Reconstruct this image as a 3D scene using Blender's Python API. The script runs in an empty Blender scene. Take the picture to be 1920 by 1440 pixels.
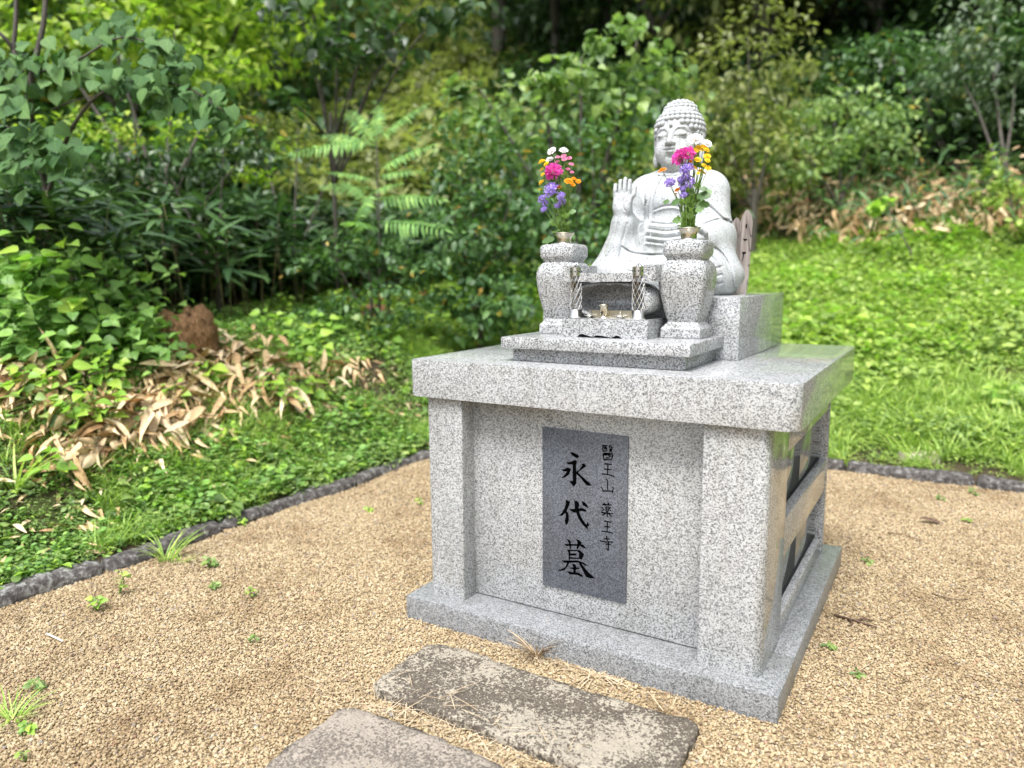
import bpy, bmesh, math, random
import numpy as np
from mathutils import Vector, Matrix, Euler
from math import radians as R, sin, cos, pi

random.seed(7)
rng = np.random.default_rng(7)
SC = bpy.context.scene
COL = SC.collection

# ------------------------------------------------------------------ camera
CAM_POS = np.array([2.001, -2.397, 1.5])
YAW, PITCH, ROLL, FPX = R(-31.053), R(-8.392), R(-0.453), 1377.7   # focal length in units of a 1920 px wide frame
_fw = np.array([sin(YAW) * cos(PITCH), cos(YAW) * cos(PITCH), sin(PITCH)])
_rt = np.array([cos(YAW), -sin(YAW), 0.0])
_up = np.cross(_rt, _fw)
_r = _rt * cos(ROLL) + _up * sin(ROLL)
_u = -_rt * sin(ROLL) + _up * cos(ROLL)
cam = bpy.data.cameras.new('camera')
cam.sensor_width = 36.0
cam.lens = FPX * 36.0 / 1920.0
cam.clip_start = 0.05
cam.clip_end = 400.0
cam.dof.use_dof = True
cam.dof.focus_distance = 2.85
cam.dof.aperture_fstop = 1.3
cam_o = bpy.data.objects.new('camera', cam)
m = Matrix(((_r[0], _u[0], -_fw[0], CAM_POS[0]), (_r[1], _u[1], -_fw[1], CAM_POS[1]), (_r[2], _u[2], -_fw[2], CAM_POS[2]), (0, 0, 0, 1)))
cam_o.matrix_world = m
COL.objects.link(cam_o)
SC.camera = cam_o

# ------------------------------------------------------------------ sky, sun, exposure
SUN_EL, SUN_AZ = R(62), R(172)          # compass direction of the sun (from +Y towards +X)
world = bpy.data.worlds.new('World')
SC.world = world
world.use_nodes = True
wn = world.node_tree
for n in list(wn.nodes):
    wn.nodes.remove(n)
w_out = wn.nodes.new('ShaderNodeOutputWorld')
w_bg = wn.nodes.new('ShaderNodeBackground')
w_hs = wn.nodes.new('ShaderNodeHueSaturation')
w_sky = wn.nodes.new('ShaderNodeTexSky')
w_sky.sky_type = 'NISHITA'
w_sky.sun_disc = False
w_sky.sun_elevation = SUN_EL
w_sky.sun_rotation = SUN_AZ
w_sky.dust_density = 3.0
w_hs.inputs['Saturation'].default_value = 0.36      # bright overcast: almost white
w_bg.inputs['Strength'].default_value = 0.10
wn.links.new(w_sky.outputs[0], w_hs.inputs['Color'])
wn.links.new(w_hs.outputs[0], w_bg.inputs['Color'])
wn.links.new(w_bg.outputs[0], w_out.inputs['Surface'])
sun = bpy.data.lights.new('sun', 'SUN')
sun.energy = 1.5
sun.angle = R(22)
sun.color = (1.0, 0.985, 0.97)
sun_o = bpy.data.objects.new('sun', sun)
sd = Vector((sin(SUN_AZ) * cos(SUN_EL), cos(SUN_AZ) * cos(SUN_EL), sin(SUN_EL)))
sun_o.rotation_euler = sd.to_track_quat('Z', 'Y').to_euler()
sun_o.location = sd * 30
COL.objects.link(sun_o)
SC.view_settings.view_transform = 'Standard'
SC.view_settings.look = 'None'
SC.view_settings.exposure = 1.8
SC.view_settings.gamma = 1.0
SC.view_settings.use_curve_mapping = False
SC.render.engine = 'CYCLES'
SC.cycles.use_denoising = True
SC.cycles.max_bounces = 7
SC.cycles.diffuse_bounces = 3
SC.cycles.glossy_bounces = 3
SC.cycles.transmission_bounces = 4
SC.cycles.transparent_max_bounces = 4
SC.cycles.caustics_reflective = False
SC.cycles.caustics_refractive = False


def at(px, py, depth):
    """A point in the place that lies `depth` metres in front of the camera along the photograph's ray (px, py)."""
    d = _fw + _r * (px - 960) / FPX - _u * (py - 720) / FPX
    return CAM_POS + d * depth

# ------------------------------------------------------------------ helpers
def link(o, parent=None):
    COL.objects.link(o)
    if parent is not None:
        o.parent = parent
    return o


def tag(o, label=None, cat=None, group=None, kind=None):
    if label: o['label'] = label
    if cat: o['category'] = cat
    if group: o['group'] = group
    if kind: o['kind'] = kind
    return o


def empty(name, loc=(0, 0, 0), rotz=0.0, label=None, cat=None, group=None):
    o = bpy.data.objects.new(name, None)
    o.location = loc
    o.rotation_euler = (0, 0, rotz)
    o.empty_display_size = 0.1
    link(o)
    return tag(o, label, cat, group)


def mesh(name, verts, faces, mats, smooth=False, midx=None):
    me = bpy.data.meshes.new(name)
    verts = np.asarray(verts, dtype=np.float32)
    verts = verts.reshape(-1, verts.shape[-1])
    lc = None
    if verts.shape[1] == 5:          # columns 4 and 5: the place on the leaf blade (along, across)
        lc = np.ascontiguousarray(verts[:, 3:5]); verts = np.ascontiguousarray(verts[:, :3])
    if isinstance(faces, np.ndarray) and faces.ndim == 2:
        n, k = faces.shape
        me.vertices.add(len(verts)); me.vertices.foreach_set('co', verts.ravel())
        me.loops.add(n * k); me.loops.foreach_set('vertex_index', faces.astype(np.int32).ravel())
        me.polygons.add(n)
        me.polygons.foreach_set('loop_start', np.arange(0, n * k, k, dtype=np.int32))
        me.polygons.foreach_set('loop_total', np.full(n, k, dtype=np.int32))
        me.update(calc_edges=True)
    else:
        me.from_pydata([tuple(map(float, v)) for v in verts], [], [tuple(int(i) for i in f) for f in faces])
        me.update()
    for mm in (mats if isinstance(mats, (list, tuple)) else [mats]):
        me.materials.append(mm)
    if midx is not None:
        me.polygons.foreach_set('material_index', np.asarray(midx, dtype=np.int32))
    if smooth:
        me.polygons.foreach_set('use_smooth', np.ones(len(me.polygons), dtype=bool))
    if lc is not None:
        at_ = me.attributes.new('leafco', 'FLOAT2', 'POINT')
        at_.data.foreach_set('vector', lc.ravel())
    return me


def obj(name, me, parent=None, loc=(0, 0, 0), rot=(0, 0, 0), scale=(1, 1, 1)):
    o = bpy.data.objects.new(name, me)
    o.location = loc
    o.rotation_euler = rot
    o.scale = scale
    return link(o, parent)


def bm_mesh(name, bm, mat, smooth=False, angle=None):
    me = bpy.data.meshes.new(name)
    bmesh.ops.recalc_face_normals(bm, faces=bm.faces[:])
    bm.to_mesh(me)
    bm.free()
    me.materials.append(mat)
    if smooth:
        me.polygons.foreach_set('use_smooth', np.ones(len(me.polygons), dtype=bool))
        if angle is not None:
            me.set_sharp_from_angle(angle=angle)
    return me


def rrect(x0, x1, y0, y1, r, n=6):
    """outline of a rectangle with rounded corners; r = (front-left, front-right, back-right, back-left)"""
    if not isinstance(r, (tuple, list)):
        r = (r,) * 4
    pts = []
    for (cx, cy, a0, rr) in ((x0, y0, pi, r[0]), (x1, y0, 1.5 * pi, r[1]), (x1, y1, 0, r[2]), (x0, y1, 0.5 * pi, r[3])):
        sx = 1 if cx == x0 else -1
        sy = 1 if cy == y0 else -1
        if rr <= 1e-6:
            pts.append((cx, cy))
            continue
        for i in range(n + 1):
            a = a0 + 0.5 * pi * i / n
            pts.append((cx + sx * rr + rr * cos(a), cy + sy * rr + rr * sin(a)))
    return pts


def prism_bm(outline, z0, z1, bev=0.003, seg=2, bm=None):
    bm = bm or bmesh.new()
    vb = [bm.verts.new((x, y, z0)) for x, y in outline]
    vt = [bm.verts.new((x, y, z1)) for x, y in outline]
    n = len(outline)
    fb = bm.faces.new(vb[::-1])
    ft = bm.faces.new(vt)
    for i in range(n):
        bm.faces.new((vb[i], vb[(i + 1) % n], vt[(i + 1) % n], vt[i]))
    if bev:
        bm.edges.ensure_lookup_table()
        es = []
        for f in (fb, ft):
            es += list(f.edges)
        for i in range(n):
            e = bm.edges.get((vb[i], vt[i]))
            d0 = Vector(outline[i]) - Vector(outline[i - 1]); d1 = Vector(outline[(i + 1) % n]) - Vector(outline[i])
            if d0.angle(d1, 0) > R(40):
                es.append(e)
        bmesh.ops.bevel(bm, geom=list(set(es)), offset=bev, segments=seg, profile=0.5, affect='EDGES')
    return bm


def slab(name, x0, x1, y0, y1, z0, z1, mat, parent, r=0.0, bev=0.003):
    return obj(name, bm_mesh(name, prism_bm(rrect(x0, x1, y0, y1, r), z0, z1, bev), mat, True, R(35)), parent)


def lathe(profile, n=32, cap=True):
    """profile: list of (radius, z); returns verts, faces"""
    v, f = [], []
    for (r, z) in profile:
        for i in range(n):
            a = 2 * pi * i / n
            v.append((r * cos(a), r * sin(a), z))
    for k in range(len(profile) - 1):
        for i in range(n):
            j = (i + 1) % n
            f.append((k * n + i, k * n + j, (k + 1) * n + j, (k + 1) * n + i))
    if cap:
        f.append(tuple(range(n))[::-1])
        f.append(tuple((len(profile) - 1) * n + i for i in range(n)))
    return v, f


def loft(rings, cap=True):
    v, f = [], []
    n = len(rings[0])
    for rg in rings:
        v += list(rg)
    for k in range(len(rings) - 1):
        for i in range(n):
            j = (i + 1) % n
            f.append((k * n + i, k * n + j, (k + 1) * n + j, (k + 1) * n + i))
    if cap:
        f.append(tuple(range(n))[::-1])
        f.append(tuple((len(rings) - 1) * n + i for i in range(n)))
    return v, f


class MB:
    """collects pieces into one vertex and face list"""
    def __init__(s):
        s.v, s.f, s.m = [], [], []
    def add(s, v, f, mi=0):
        o = len(s.v)
        s.v += [tuple(p) for p in v]
        s.f += [tuple(i + o for i in q) for q in f]
        s.m += [mi] * len(f)
    def tube(s, pts, radii, n=6, mi=0):
        pts = [Vector(p) for p in pts]
        if not isinstance(radii, (list, tuple)):
            radii = [radii] * len(pts)
        rings = []
        nrm = None
        for i, p in enumerate(pts):
            t = (pts[min(i + 1, len(pts) - 1)] - pts[max(i - 1, 0)])
            if t.length < 1e-9: t = Vector((0, 0, 1))
            t.normalize()
            if nrm is None:
                nrm = t.orthogonal().normalized()
            else:
                nrm = (nrm - t * nrm.dot(t))
                nrm = nrm.normalized() if nrm.length > 1e-6 else t.orthogonal().normalized()
            b = t.cross(nrm)
            rings.append([p + (nrm * cos(2 * pi * k / n) + b * sin(2 * pi * k / n)) * radii[i] for k in range(n)])
        v, f = loft(rings)
        s.add(v, f, mi)
    def box(s, x0, x1, y0, y1, z0, z1, mi=0):
        v = [(x, y, z) for z in (z0, z1) for y in (y0, y1) for x in (x0, x1)]
        s.add(v, [(0, 2, 3, 1), (4, 5, 7, 6), (0, 1, 5, 4), (2, 6, 7, 3), (0, 4, 6, 2), (1, 3, 7, 5)], mi)
    def mesh(s, name, mats, smooth=False):
        return mesh(name, s.v, s.f, mats, smooth, s.m)


def spline(pts, n):
    """Catmull-Rom through pts"""
    P = [np.array(p, float) for p in pts]
    P = [2 * P[0] - P[1]] + P + [2 * P[-1] - P[-2]]
    out = []
    seg = len(P) - 3
    for i in range(n):
        t = i / (n - 1) * seg
        k = min(int(t), seg - 1)
        t -= k
        a, b, c, d = P[k:k + 4]
        out.append(0.5 * ((2 * b) + (c - a) * t + (2 * a - 5 * b + 4 * c - d) * t * t + (3 * b - a - 3 * c + d) * t ** 3))
    return out


def euler_from(xa, za):
    """Euler angles that send local X to xa and local Z close to za"""
    x = Vector(xa).normalized()
    z = Vector(za)
    z = z - x * z.dot(x)
    z = z.normalized() if z.length > 1e-6 else x.orthogonal().normalized()
    y = z.cross(x)
    return Matrix((x, y, z)).transposed().to_euler()


def copy_tree(o, parent=None):
    c = o.copy()
    COL.objects.link(c)
    if parent is not None:
        c.parent = parent
    for ch in o.children:
        copy_tree(ch, c)
    return c


def vnoise(p, seed=0):
    """cheap smooth noise on an (N,2) or (N,3) array, about -1..1"""
    p = np.asarray(p, float)
    r = np.random.default_rng(seed)
    out = np.zeros(len(p))
    for k in range(7):
        d = r.normal(size=p.shape[1]); d /= np.linalg.norm(d)
        out += np.sin(p @ d * (0.7 + 0.45 * k) + r.uniform(0, 6.28)) / (1 + 0.35 * k)
    return out / 2.4
# ------------------------------------------------------------------ materials
def new_mat(name):
    mt = bpy.data.materials.new(name)
    mt.use_nodes = True
    nt = mt.node_tree
    for n in list(nt.nodes):
        nt.nodes.remove(n)
    out = nt.nodes.new('ShaderNodeOutputMaterial')
    return mt, nt, out


def N(nt, t, **kw):
    n = nt.nodes.new(t)
    for k, v in kw.items():
        if k.startswith('i_'):
            n.inputs[k[2:].replace('_', ' ')].default_value = v
        else:
            setattr(n, k, v)
    return n


def ramp(nt, stops, interp='LINEAR'):
    n = nt.nodes.new('ShaderNodeValToRGB')
    cr = n.color_ramp
    cr.interpolation = interp
    while len(cr.elements) > 1:
        cr.elements.remove(cr.elements[-1])
    cr.elements[0].position = stops[0][0]
    cr.elements[0].color = (*stops[0][1], 1)
    for p, c in stops[1:]:
        e = cr.elements.new(p)
        e.color = (*c, 1)
    return n


def L(nt, a, b):
    nt.links.new(a, b)


def principled(nt, out, rough=0.5, spec=0.5, metallic=0.0):
    b = nt.nodes.new('ShaderNodeBsdfPrincipled')
    b.inputs['Roughness'].default_value = rough
    b.inputs['Specular IOR Level'].default_value = spec
    b.inputs['Metallic'].default_value = metallic
    L(nt, b.outputs[0], out.inputs['Surface'])
    return b


def granite(name, light, mid, dark, fd, fm, scale, rough, bump=0.0, spec=0.5, fleck=0.45, stain=(0.84, 0.83, 0.80)):
    """speckled granite: one random tone per crystal, finer flecks over it"""
    mt, nt, out = new_mat(name)
    b = principled(nt, out, rough, spec)
    tc = N(nt, 'ShaderNodeTexCoord')
    nz = N(nt, 'ShaderNodeTexNoise', i_Scale=scale * 0.9, i_Detail=1.0)
    L(nt, tc.outputs['Object'], nz.inputs['Vector'])
    mixv = N(nt, 'ShaderNodeMix', data_type='VECTOR')
    mixv.inputs['Factor'].default_value = 0.002
    L(nt, tc.outputs['Object'], mixv.inputs['A'])
    L(nt, nz.outputs['Color'], mixv.inputs['B'])
    v1 = N(nt, 'ShaderNodeTexVoronoi', i_Scale=scale)
    L(nt, mixv.outputs['Result'], v1.inputs['Vector'])
    s1 = N(nt, 'ShaderNodeSeparateColor')
    L(nt, v1.outputs['Color'], s1.inputs[0])
    lt2 = tuple(c * 0.86 for c in light)
    r1 = ramp(nt, [(0, dark), (fd, mid), (fd + fm, lt2), (fd + fm + 0.2, light)], 'CONSTANT')
    L(nt, s1.outputs[0], r1.inputs[0])
    v2 = N(nt, 'ShaderNodeTexVoronoi', i_Scale=scale * 2.1)
    L(nt, tc.outputs['Object'], v2.inputs['Vector'])
    s2 = N(nt, 'ShaderNodeSeparateColor')
    L(nt, v2.outputs['Color'], s2.inputs[0])
    r2 = ramp(nt, [(0, dark), (0.10, mid), (0.26, light)], 'CONSTANT')
    L(nt, s2.outputs[1], r2.inputs[0])
    mx = N(nt, 'ShaderNodeMix', data_type='RGBA')
    mx.inputs['Factor'].default_value = fleck
    L(nt, r1.outputs[0], mx.inputs['A'])
    L(nt, r2.outputs[0], mx.inputs['B'])
    n3 = N(nt, 'ShaderNodeTexNoise', i_Scale=5.0, i_Detail=4.0)
    L(nt, tc.outputs['Object'], n3.inputs['Vector'])
    r3 = ramp(nt, [(0.3, (0.90, 0.90, 0.88)), (0.65, (1, 1, 1))])
    L(nt, n3.outputs[0], r3.inputs[0])
    m2 = N(nt, 'ShaderNodeMix', data_type='RGBA', blend_type='MULTIPLY')
    m2.inputs['Factor'].default_value = 1.0
    L(nt, mx.outputs['Result'], m2.inputs['A'])
    L(nt, r3.outputs[0], m2.inputs['B'])
    mp = N(nt, 'ShaderNodeMapping'); mp.inputs['Scale'].default_value = (1, 1, .12)
    L(nt, tc.outputs['Object'], mp.inputs[0])
    n5 = N(nt, 'ShaderNodeTexNoise', i_Scale=16.0, i_Detail=5.0, i_Roughness=0.7)
    L(nt, mp.outputs[0], n5.inputs['Vector'])
    r5 = ramp(nt, [(0.30, stain), (0.52, (1, 1, 1))])
    L(nt, n5.outputs[0], r5.inputs[0])
    m5 = N(nt, 'ShaderNodeMix', data_type='RGBA', blend_type='MULTIPLY')
    m5.inputs['Factor'].default_value = 1.0
    L(nt, m2.outputs['Result'], m5.inputs['A']); L(nt, r5.outputs[0], m5.inputs['B'])
    L(nt, m5.outputs['Result'], b.inputs['Base Color'])
    if bump:
        bp = N(nt, 'ShaderNodeBump', i_Strength=bump, i_Distance=0.0015)
        L(nt, s2.outputs[0], bp.inputs['Height'])
        L(nt, bp.outputs[0], b.inputs['Normal'])
    return mt


def leaf_mat(name, c0, c1, c2, trans=0.35, rough=0.45, spec=0.4, yellow=0.0):
    """leaf colour that changes from leaf to leaf; part of the light passes through the blade"""
    mt, nt, out = new_mat(name)
    g = N(nt, 'ShaderNodeNewGeometry')
    oi = N(nt, 'ShaderNodeObjectInfo')
    ad = N(nt, 'ShaderNodeMath', operation='ADD')
    L(nt, g.outputs['Random Per Island'], ad.inputs[0])
    L(nt, oi.outputs['Random'], ad.inputs[1])
    fr = N(nt, 'ShaderNodeMath', operation='FRACT')
    L(nt, ad.outputs[0], fr.inputs[0])
    st = [(0.0, c0), (0.55, c1), (1.0, c2)]
    if yellow > 0:
        st = [(0.0, c0), (0.5, c1), (1.0 - yellow - 0.01, c2), (1.0 - yellow, (0.42, 0.34, 0.05)), (1.0, (0.36, 0.20, 0.06))]
    cr = ramp(nt, st)
    L(nt, fr.outputs[0], cr.inputs[0])
    tc = N(nt, 'ShaderNodeTexCoord')
    nz = N(nt, 'ShaderNodeTexNoise', i_Scale=30.0, i_Detail=3.0)
    L(nt, tc.outputs['Object'], nz.inputs['Vector'])
    rr = ramp(nt, [(0.3, (0.78, 0.78, 0.78)), (0.7, (1.15, 1.15, 1.15))])
    L(nt, nz.outputs[0], rr.inputs[0])
    mx = N(nt, 'ShaderNodeMix', data_type='RGBA', blend_type='MULTIPLY')
    mx.inputs['Factor'].default_value = 1.0
    L(nt, cr.outputs[0], mx.inputs['A'])
    L(nt, rr.outputs[0], mx.inputs['B'])
    # midrib and side veins from the place on the blade
    la = N(nt, 'ShaderNodeAttribute', attribute_name='leafco')
    ls = N(nt, 'ShaderNodeSeparateXYZ'); L(nt, la.outputs['Vector'], ls.inputs[0])
    ab = N(nt, 'ShaderNodeMath', operation='ABSOLUTE'); L(nt, ls.outputs[1], ab.inputs[0])
    v0 = N(nt, 'ShaderNodeMath', operation='MULTIPLY_ADD'); v0.inputs[1].default_value = -0.9
    L(nt, ab.outputs[0], v0.inputs[0]); L(nt, ls.outputs[0], v0.inputs[2])
    v1 = N(nt, 'ShaderNodeMath', operation='MULTIPLY'); v1.inputs[1].default_value = 50.0; L(nt, v0.outputs[0], v1.inputs[0])
    v2 = N(nt, 'ShaderNodeMath', operation='SINE'); L(nt, v1.outputs[0], v2.inputs[0])
    vr = ramp(nt, [(0.0, (0.80, 0.82, 0.80)), (0.35, (1.0, 1.0, 1.0)), (0.85, (1.0, 1.0, 1.0)), (1.0, (1.22, 1.18, 1.1))])
    v3 = N(nt, 'ShaderNodeMath', operation='MULTIPLY_ADD'); v3.inputs[1].default_value = 0.5; v3.inputs[2].default_value = 0.5
    L(nt, v2.outputs[0], v3.inputs[0]); L(nt, v3.outputs[0], vr.inputs[0])
    mr = ramp(nt, [(0.0, (1.35, 1.3, 1.15)), (0.018, (1.3, 1.25, 1.1)), (0.035, (0.92, 0.93, 0.92)), (0.1, (1, 1, 1))])
    L(nt, ab.outputs[0], mr.inputs[0])
    mv = N(nt, 'ShaderNodeMix', data_type='RGBA', blend_type='MULTIPLY'); mv.inputs['Factor'].default_value = 1.0
    L(nt, vr.outputs[0], mv.inputs['A']); L(nt, mr.outputs[0], mv.inputs['B'])
    m0 = mx
    mx = N(nt, 'ShaderNodeMix', data_type='RGBA', blend_type='MULTIPLY'); mx.inputs['Factor'].default_value = 1.0
    L(nt, m0.outputs['Result'], mx.inputs['A']); L(nt, mv.outputs['Result'], mx.inputs['B'])
    b = nt.nodes.new('ShaderNodeBsdfPrincipled')
    b.inputs['Roughness'].default_value = rough
    b.inputs['Specular IOR Level'].default_value = spec
    L(nt, mx.outputs['Result'], b.inputs['Base Color'])
    tr = nt.nodes.new('ShaderNodeBsdfTranslucent')
    tm = N(nt, 'ShaderNodeMix', data_type='RGBA', blend_type='MULTIPLY')
    tm.inputs['Factor'].default_value = 1.0
    tm.inputs['B'].default_value = (1.2, 1.4, 0.75, 1)
    L(nt, mx.outputs['Result'], tm.inputs['A'])
    L(nt, tm.outputs['Result'], tr.inputs['Color'])
    ms = nt.nodes.new('ShaderNodeMixShader')
    ms.inputs[0].default_value = trans
    L(nt, b.outputs[0], ms.inputs[1])
    L(nt, tr.outputs[0], ms.inputs[2])
    L(nt, ms.outputs[0], out.inputs['Surface'])
    return mt


def noisy(name, stops, scale, rough=0.8, detail=6.0, bump=0.0, bdist=0.01, spec=0.3, stretch=None, metallic=0.0, rand=0.0, grain=False):
    """colour from a noise field through a ramp, with optional relief"""
    mt, nt, out = new_mat(name)
    b = principled(nt, out, rough, spec, metallic)
    tc = N(nt, 'ShaderNodeTexCoord')
    mp = N(nt, 'ShaderNodeMapping')
    if stretch: mp.inputs['Scale'].default_value = stretch
    L(nt, tc.outputs['Object'], mp.inputs[0])
    nz = N(nt, 'ShaderNodeTexNoise', i_Scale=scale, i_Detail=detail, i_Roughness=0.65)
    L(nt, mp.outputs[0], nz.inputs['Vector'])
    cr = ramp(nt, stops)
    if rand:
        oi = N(nt, 'ShaderNodeObjectInfo')
        g = N(nt, 'ShaderNodeNewGeometry')
        a0 = N(nt, 'ShaderNodeMath', operation='ADD')
        L(nt, oi.outputs['Random'], a0.inputs[0]); L(nt, g.outputs['Random Per Island'], a0.inputs[1])
        fr = N(nt, 'ShaderNodeMath', operation='FRACT'); L(nt, a0.outputs[0], fr.inputs[0])
        ma = N(nt, 'ShaderNodeMath', operation='MULTIPLY_ADD')
        ma.inputs[1].default_value = rand
        ma.inputs[2].default_value = -rand * 0.5
        L(nt, fr.outputs[0], ma.inputs[0])
        a1 = N(nt, 'ShaderNodeMath', operation='ADD', use_clamp=True)
        L(nt, ma.outputs[0], a1.inputs[0]); L(nt, nz.outputs[0], a1.inputs[1])
        L(nt, a1.outputs[0], cr.inputs[0])
    else:
        L(nt, nz.outputs[0], cr.inputs[0])
    if grain:                        # parallel veins of a dead bamboo leaf
        la = N(nt, 'ShaderNodeAttribute', attribute_name='leafco')
        ls = N(nt, 'ShaderNodeSeparateXYZ'); L(nt, la.outputs['Vector'], ls.inputs[0])
        v1 = N(nt, 'ShaderNodeMath', operation='MULTIPLY'); v1.inputs[1].default_value = 330.0; L(nt, ls.outputs[1], v1.inputs[0])
        v2 = N(nt, 'ShaderNodeMath', operation='SINE'); L(nt, v1.outputs[0], v2.inputs[0])
        v3 = N(nt, 'ShaderNodeMath', operation='MULTIPLY_ADD'); v3.inputs[1].default_value = 0.5; v3.inputs[2].default_value = 0.5
        L(nt, v2.outputs[0], v3.inputs[0])
        vr = ramp(nt, [(0.0, (0.72, 0.68, 0.62)), (0.6, (1, 1, 1)), (1.0, (1.08, 1.08, 1.05))]); L(nt, v3.outputs[0], vr.inputs[0])
        mg = N(nt, 'ShaderNodeMix', data_type='RGBA', blend_type='MULTIPLY'); mg.inputs['Factor'].default_value = 1.0
        L(nt, cr.outputs[0], mg.inputs['A']); L(nt, vr.outputs[0], mg.inputs['B'])
        L(nt, mg.outputs['Result'], b.inputs['Base Color'])
    else:
        L(nt, cr.outputs[0], b.inputs['Base Color'])
    if bump:
        bp = N(nt, 'ShaderNodeBump', i_Strength=bump, i_Distance=bdist)
        L(nt, nz.outputs[0], bp.inputs['Height'])
        L(nt, bp.outputs[0], b.inputs['Normal'])
    return mt


def flat(name, col, rough=0.5, metallic=0.0, spec=0.5):
    mt, nt, out = new_mat(name)
    b = principled(nt, out, rough, spec, metallic)
    b.inputs['Base Color'].default_value = (*col, 1)
    return mt


def petal_mat(name, c0, c1, trans=0.3):
    mt, nt, out = new_mat(name)
    g = N(nt, 'ShaderNodeNewGeometry')
    cr = ramp(nt, [(0, c0), (1, c1)])
    L(nt, g.outputs['Random Per Island'], cr.inputs[0])
    d = N(nt, 'ShaderNodeBsdfPrincipled', i_Roughness=0.6)
    d.inputs['Specular IOR Level'].default_value = 0.2
    L(nt, cr.outputs[0], d.inputs['Base Color'])
    t = nt.nodes.new('ShaderNodeBsdfTranslucent')
    L(nt, cr.outputs[0], t.inputs['Color'])
    ms = nt.nodes.new('ShaderNodeMixShader')
    ms.inputs[0].default_value = trans
    L(nt, d.outputs[0], ms.inputs[1]); L(nt, t.outputs[0], ms.inputs[2])
    L(nt, ms.outputs[0], out.inputs['Surface'])
    return mt


M = {}
M['granite'] = granite('granite_polished', (0.49, 0.502, 0.512), (0.125, 0.13, 0.138), (0.010, 0.011, 0.013), 0.20, 0.22, 235, 0.08, spec=0.6)
M['granite_coarse'] = granite('granite_coarse', (0.48, 0.49, 0.50), (0.15, 0.155, 0.162), (0.016, 0.017, 0.02), 0.22, 0.18, 275, 0.2, spec=0.5, fleck=0.25)
M['granite_grey'] = granite('granite_plinth', (0.325, 0.335, 0.345), (0.10, 0.107, 0.115), (0.010, 0.011, 0.013), 0.25, 0.27, 215, 0.35, spec=0.4)
M['granite_dark'] = granite('granite_plaque', (0.15, 0.165, 0.195), (0.055, 0.061, 0.075), (0.012, 0.013, 0.018), 0.26, 0.34, 250, 0.28, spec=0.4)
M['granite_door'] = granite('granite_door', (0.24, 0.26, 0.28), (0.13, 0.14, 0.155), (0.04, 0.043, 0.05), 0.2, 0.4, 280, 0.05, spec=0.9)
M['statue'] = granite('statue_granite', (0.48, 0.50, 0.515), (0.30, 0.312, 0.32), (0.11, 0.115, 0.12), 0.05, 0.12, 270, 0.62, bump=0.25, spec=0.3, fleck=0.22, stain=(0.74, 0.75, 0.69))
M['gap'] = flat('black_joint', (0.012, 0.012, 0.013), 0.7)
M['paint'] = flat('black_paint', (0.002, 0.002, 0.0025), 0.9, spec=0.0)
M['steel'] = noisy('steel', [(0.3, (0.55, 0.54, 0.51)), (0.7, (0.78, 0.77, 0.74))], 12, 0.2, metallic=1.0)
M['brass'] = noisy('pale_brass', [(0.3, (0.50, 0.46, 0.36)), (0.7, (0.66, 0.62, 0.52))], 20, 0.25, metallic=1.0)
# ------------------------------------------------------------------ the lie of the land
_LS = ([0, .3, .7, 1.05, 1.5, 2.0, 3, 4, 8, 14, 30, 60], [.03, .09, .36, .60, .82, .96, 1.10, 1.25, 2.1, 3.8, 11, 26])
_RS = ([0, .6, 1.5, 4, 6.5, 8, 10, 14, 30, 60], [.03, .06, .2, .95, 1.65, 2.3, 3.4, 5.2, 13, 28])
KX, KY, KX2 = -1.72, 3.62, 6.5            # kerb lines: left, back; the yard ends on the right at KX2


def height(x, y):
    x = np.asarray(x, float); y = np.asarray(y, float)
    sl = np.maximum(0, KX - x); sb = np.maximum(0, y - KY); sr = np.maximum(0, x - KX2)
    sx = np.maximum(sl, sr)
    s = np.hypot(sx, sb)
    k = sl * sl / (sl * sl + sb * sb + sr * sr + 1e-9)
    h = k * np.interp(s, *_LS) + (1 - k) * np.interp(s, *_RS)
    p = np.stack([x.ravel(), y.ravel()], 1)
    n = (vnoise(p * 1.7, 3) * 0.05 + vnoise(p * 5.1, 4) * 0.018).reshape(x.shape)
    h = h + n * np.clip(s / 0.8, 0, 1)
    return np.where(s <= 0, -0.03, h)


def hz(x, y):
    return float(height(np.array([x]), np.array([y]))[0])


def hit(px, py):
    """where the photograph's ray (px, py) meets the hillside"""
    d = _fw + _r * (px - 960) / FPX - _u * (py - 720) / FPX
    t = np.arange(1.5, 45, 0.03)
    P = CAM_POS[None] + d[None] * t[:, None]
    below = P[:, 2] < np.maximum(height(P[:, 0], P[:, 1]), 0.0)
    i = int(np.argmax(below)) if below.any() else len(t) - 1
    p = P[i].copy()
    p[2] = hz(p[0], p[1])
    return p


M['soil'] = noisy('soil', [(0.25, (0.020, 0.014, 0.009)), (0.5, (0.055, 0.040, 0.022)), (0.62, (0.05, 0.065, 0.016)), (0.8, (0.11, 0.085, 0.05))], 2.2, 0.95, 10, 0.9, 0.05)
ax = np.concatenate([np.arange(-60, -14, 2.0), np.arange(-14, -5, .5), np.arange(-5, 9, .12), np.arange(9, 16, .6), np.arange(16, 61, 3.0)])
ay = np.concatenate([np.arange(-30, -4, 2.0), np.arange(-4, 13, .14), np.arange(13, 22, .6), np.arange(22, 71, 2.5)])
GX, GY = np.meshgrid(ax, ay)
GZ = height(GX, GY)
nx, ny = len(ax), len(ay)
ii = np.arange(nx * ny).reshape(ny, nx)
quads = np.stack([ii[:-1, :-1].ravel(), ii[:-1, 1:].ravel(), ii[1:, 1:].ravel(), ii[1:, :-1].ravel()], 1)
o = obj('hillside', mesh('hillside', np.stack([GX.ravel(), GY.ravel(), GZ.ravel()], 1), quads, M['soil'], True))
tag(o, 'sloping soil of the wooded hillside round the gravel yard', 'ground', kind='structure')

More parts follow.
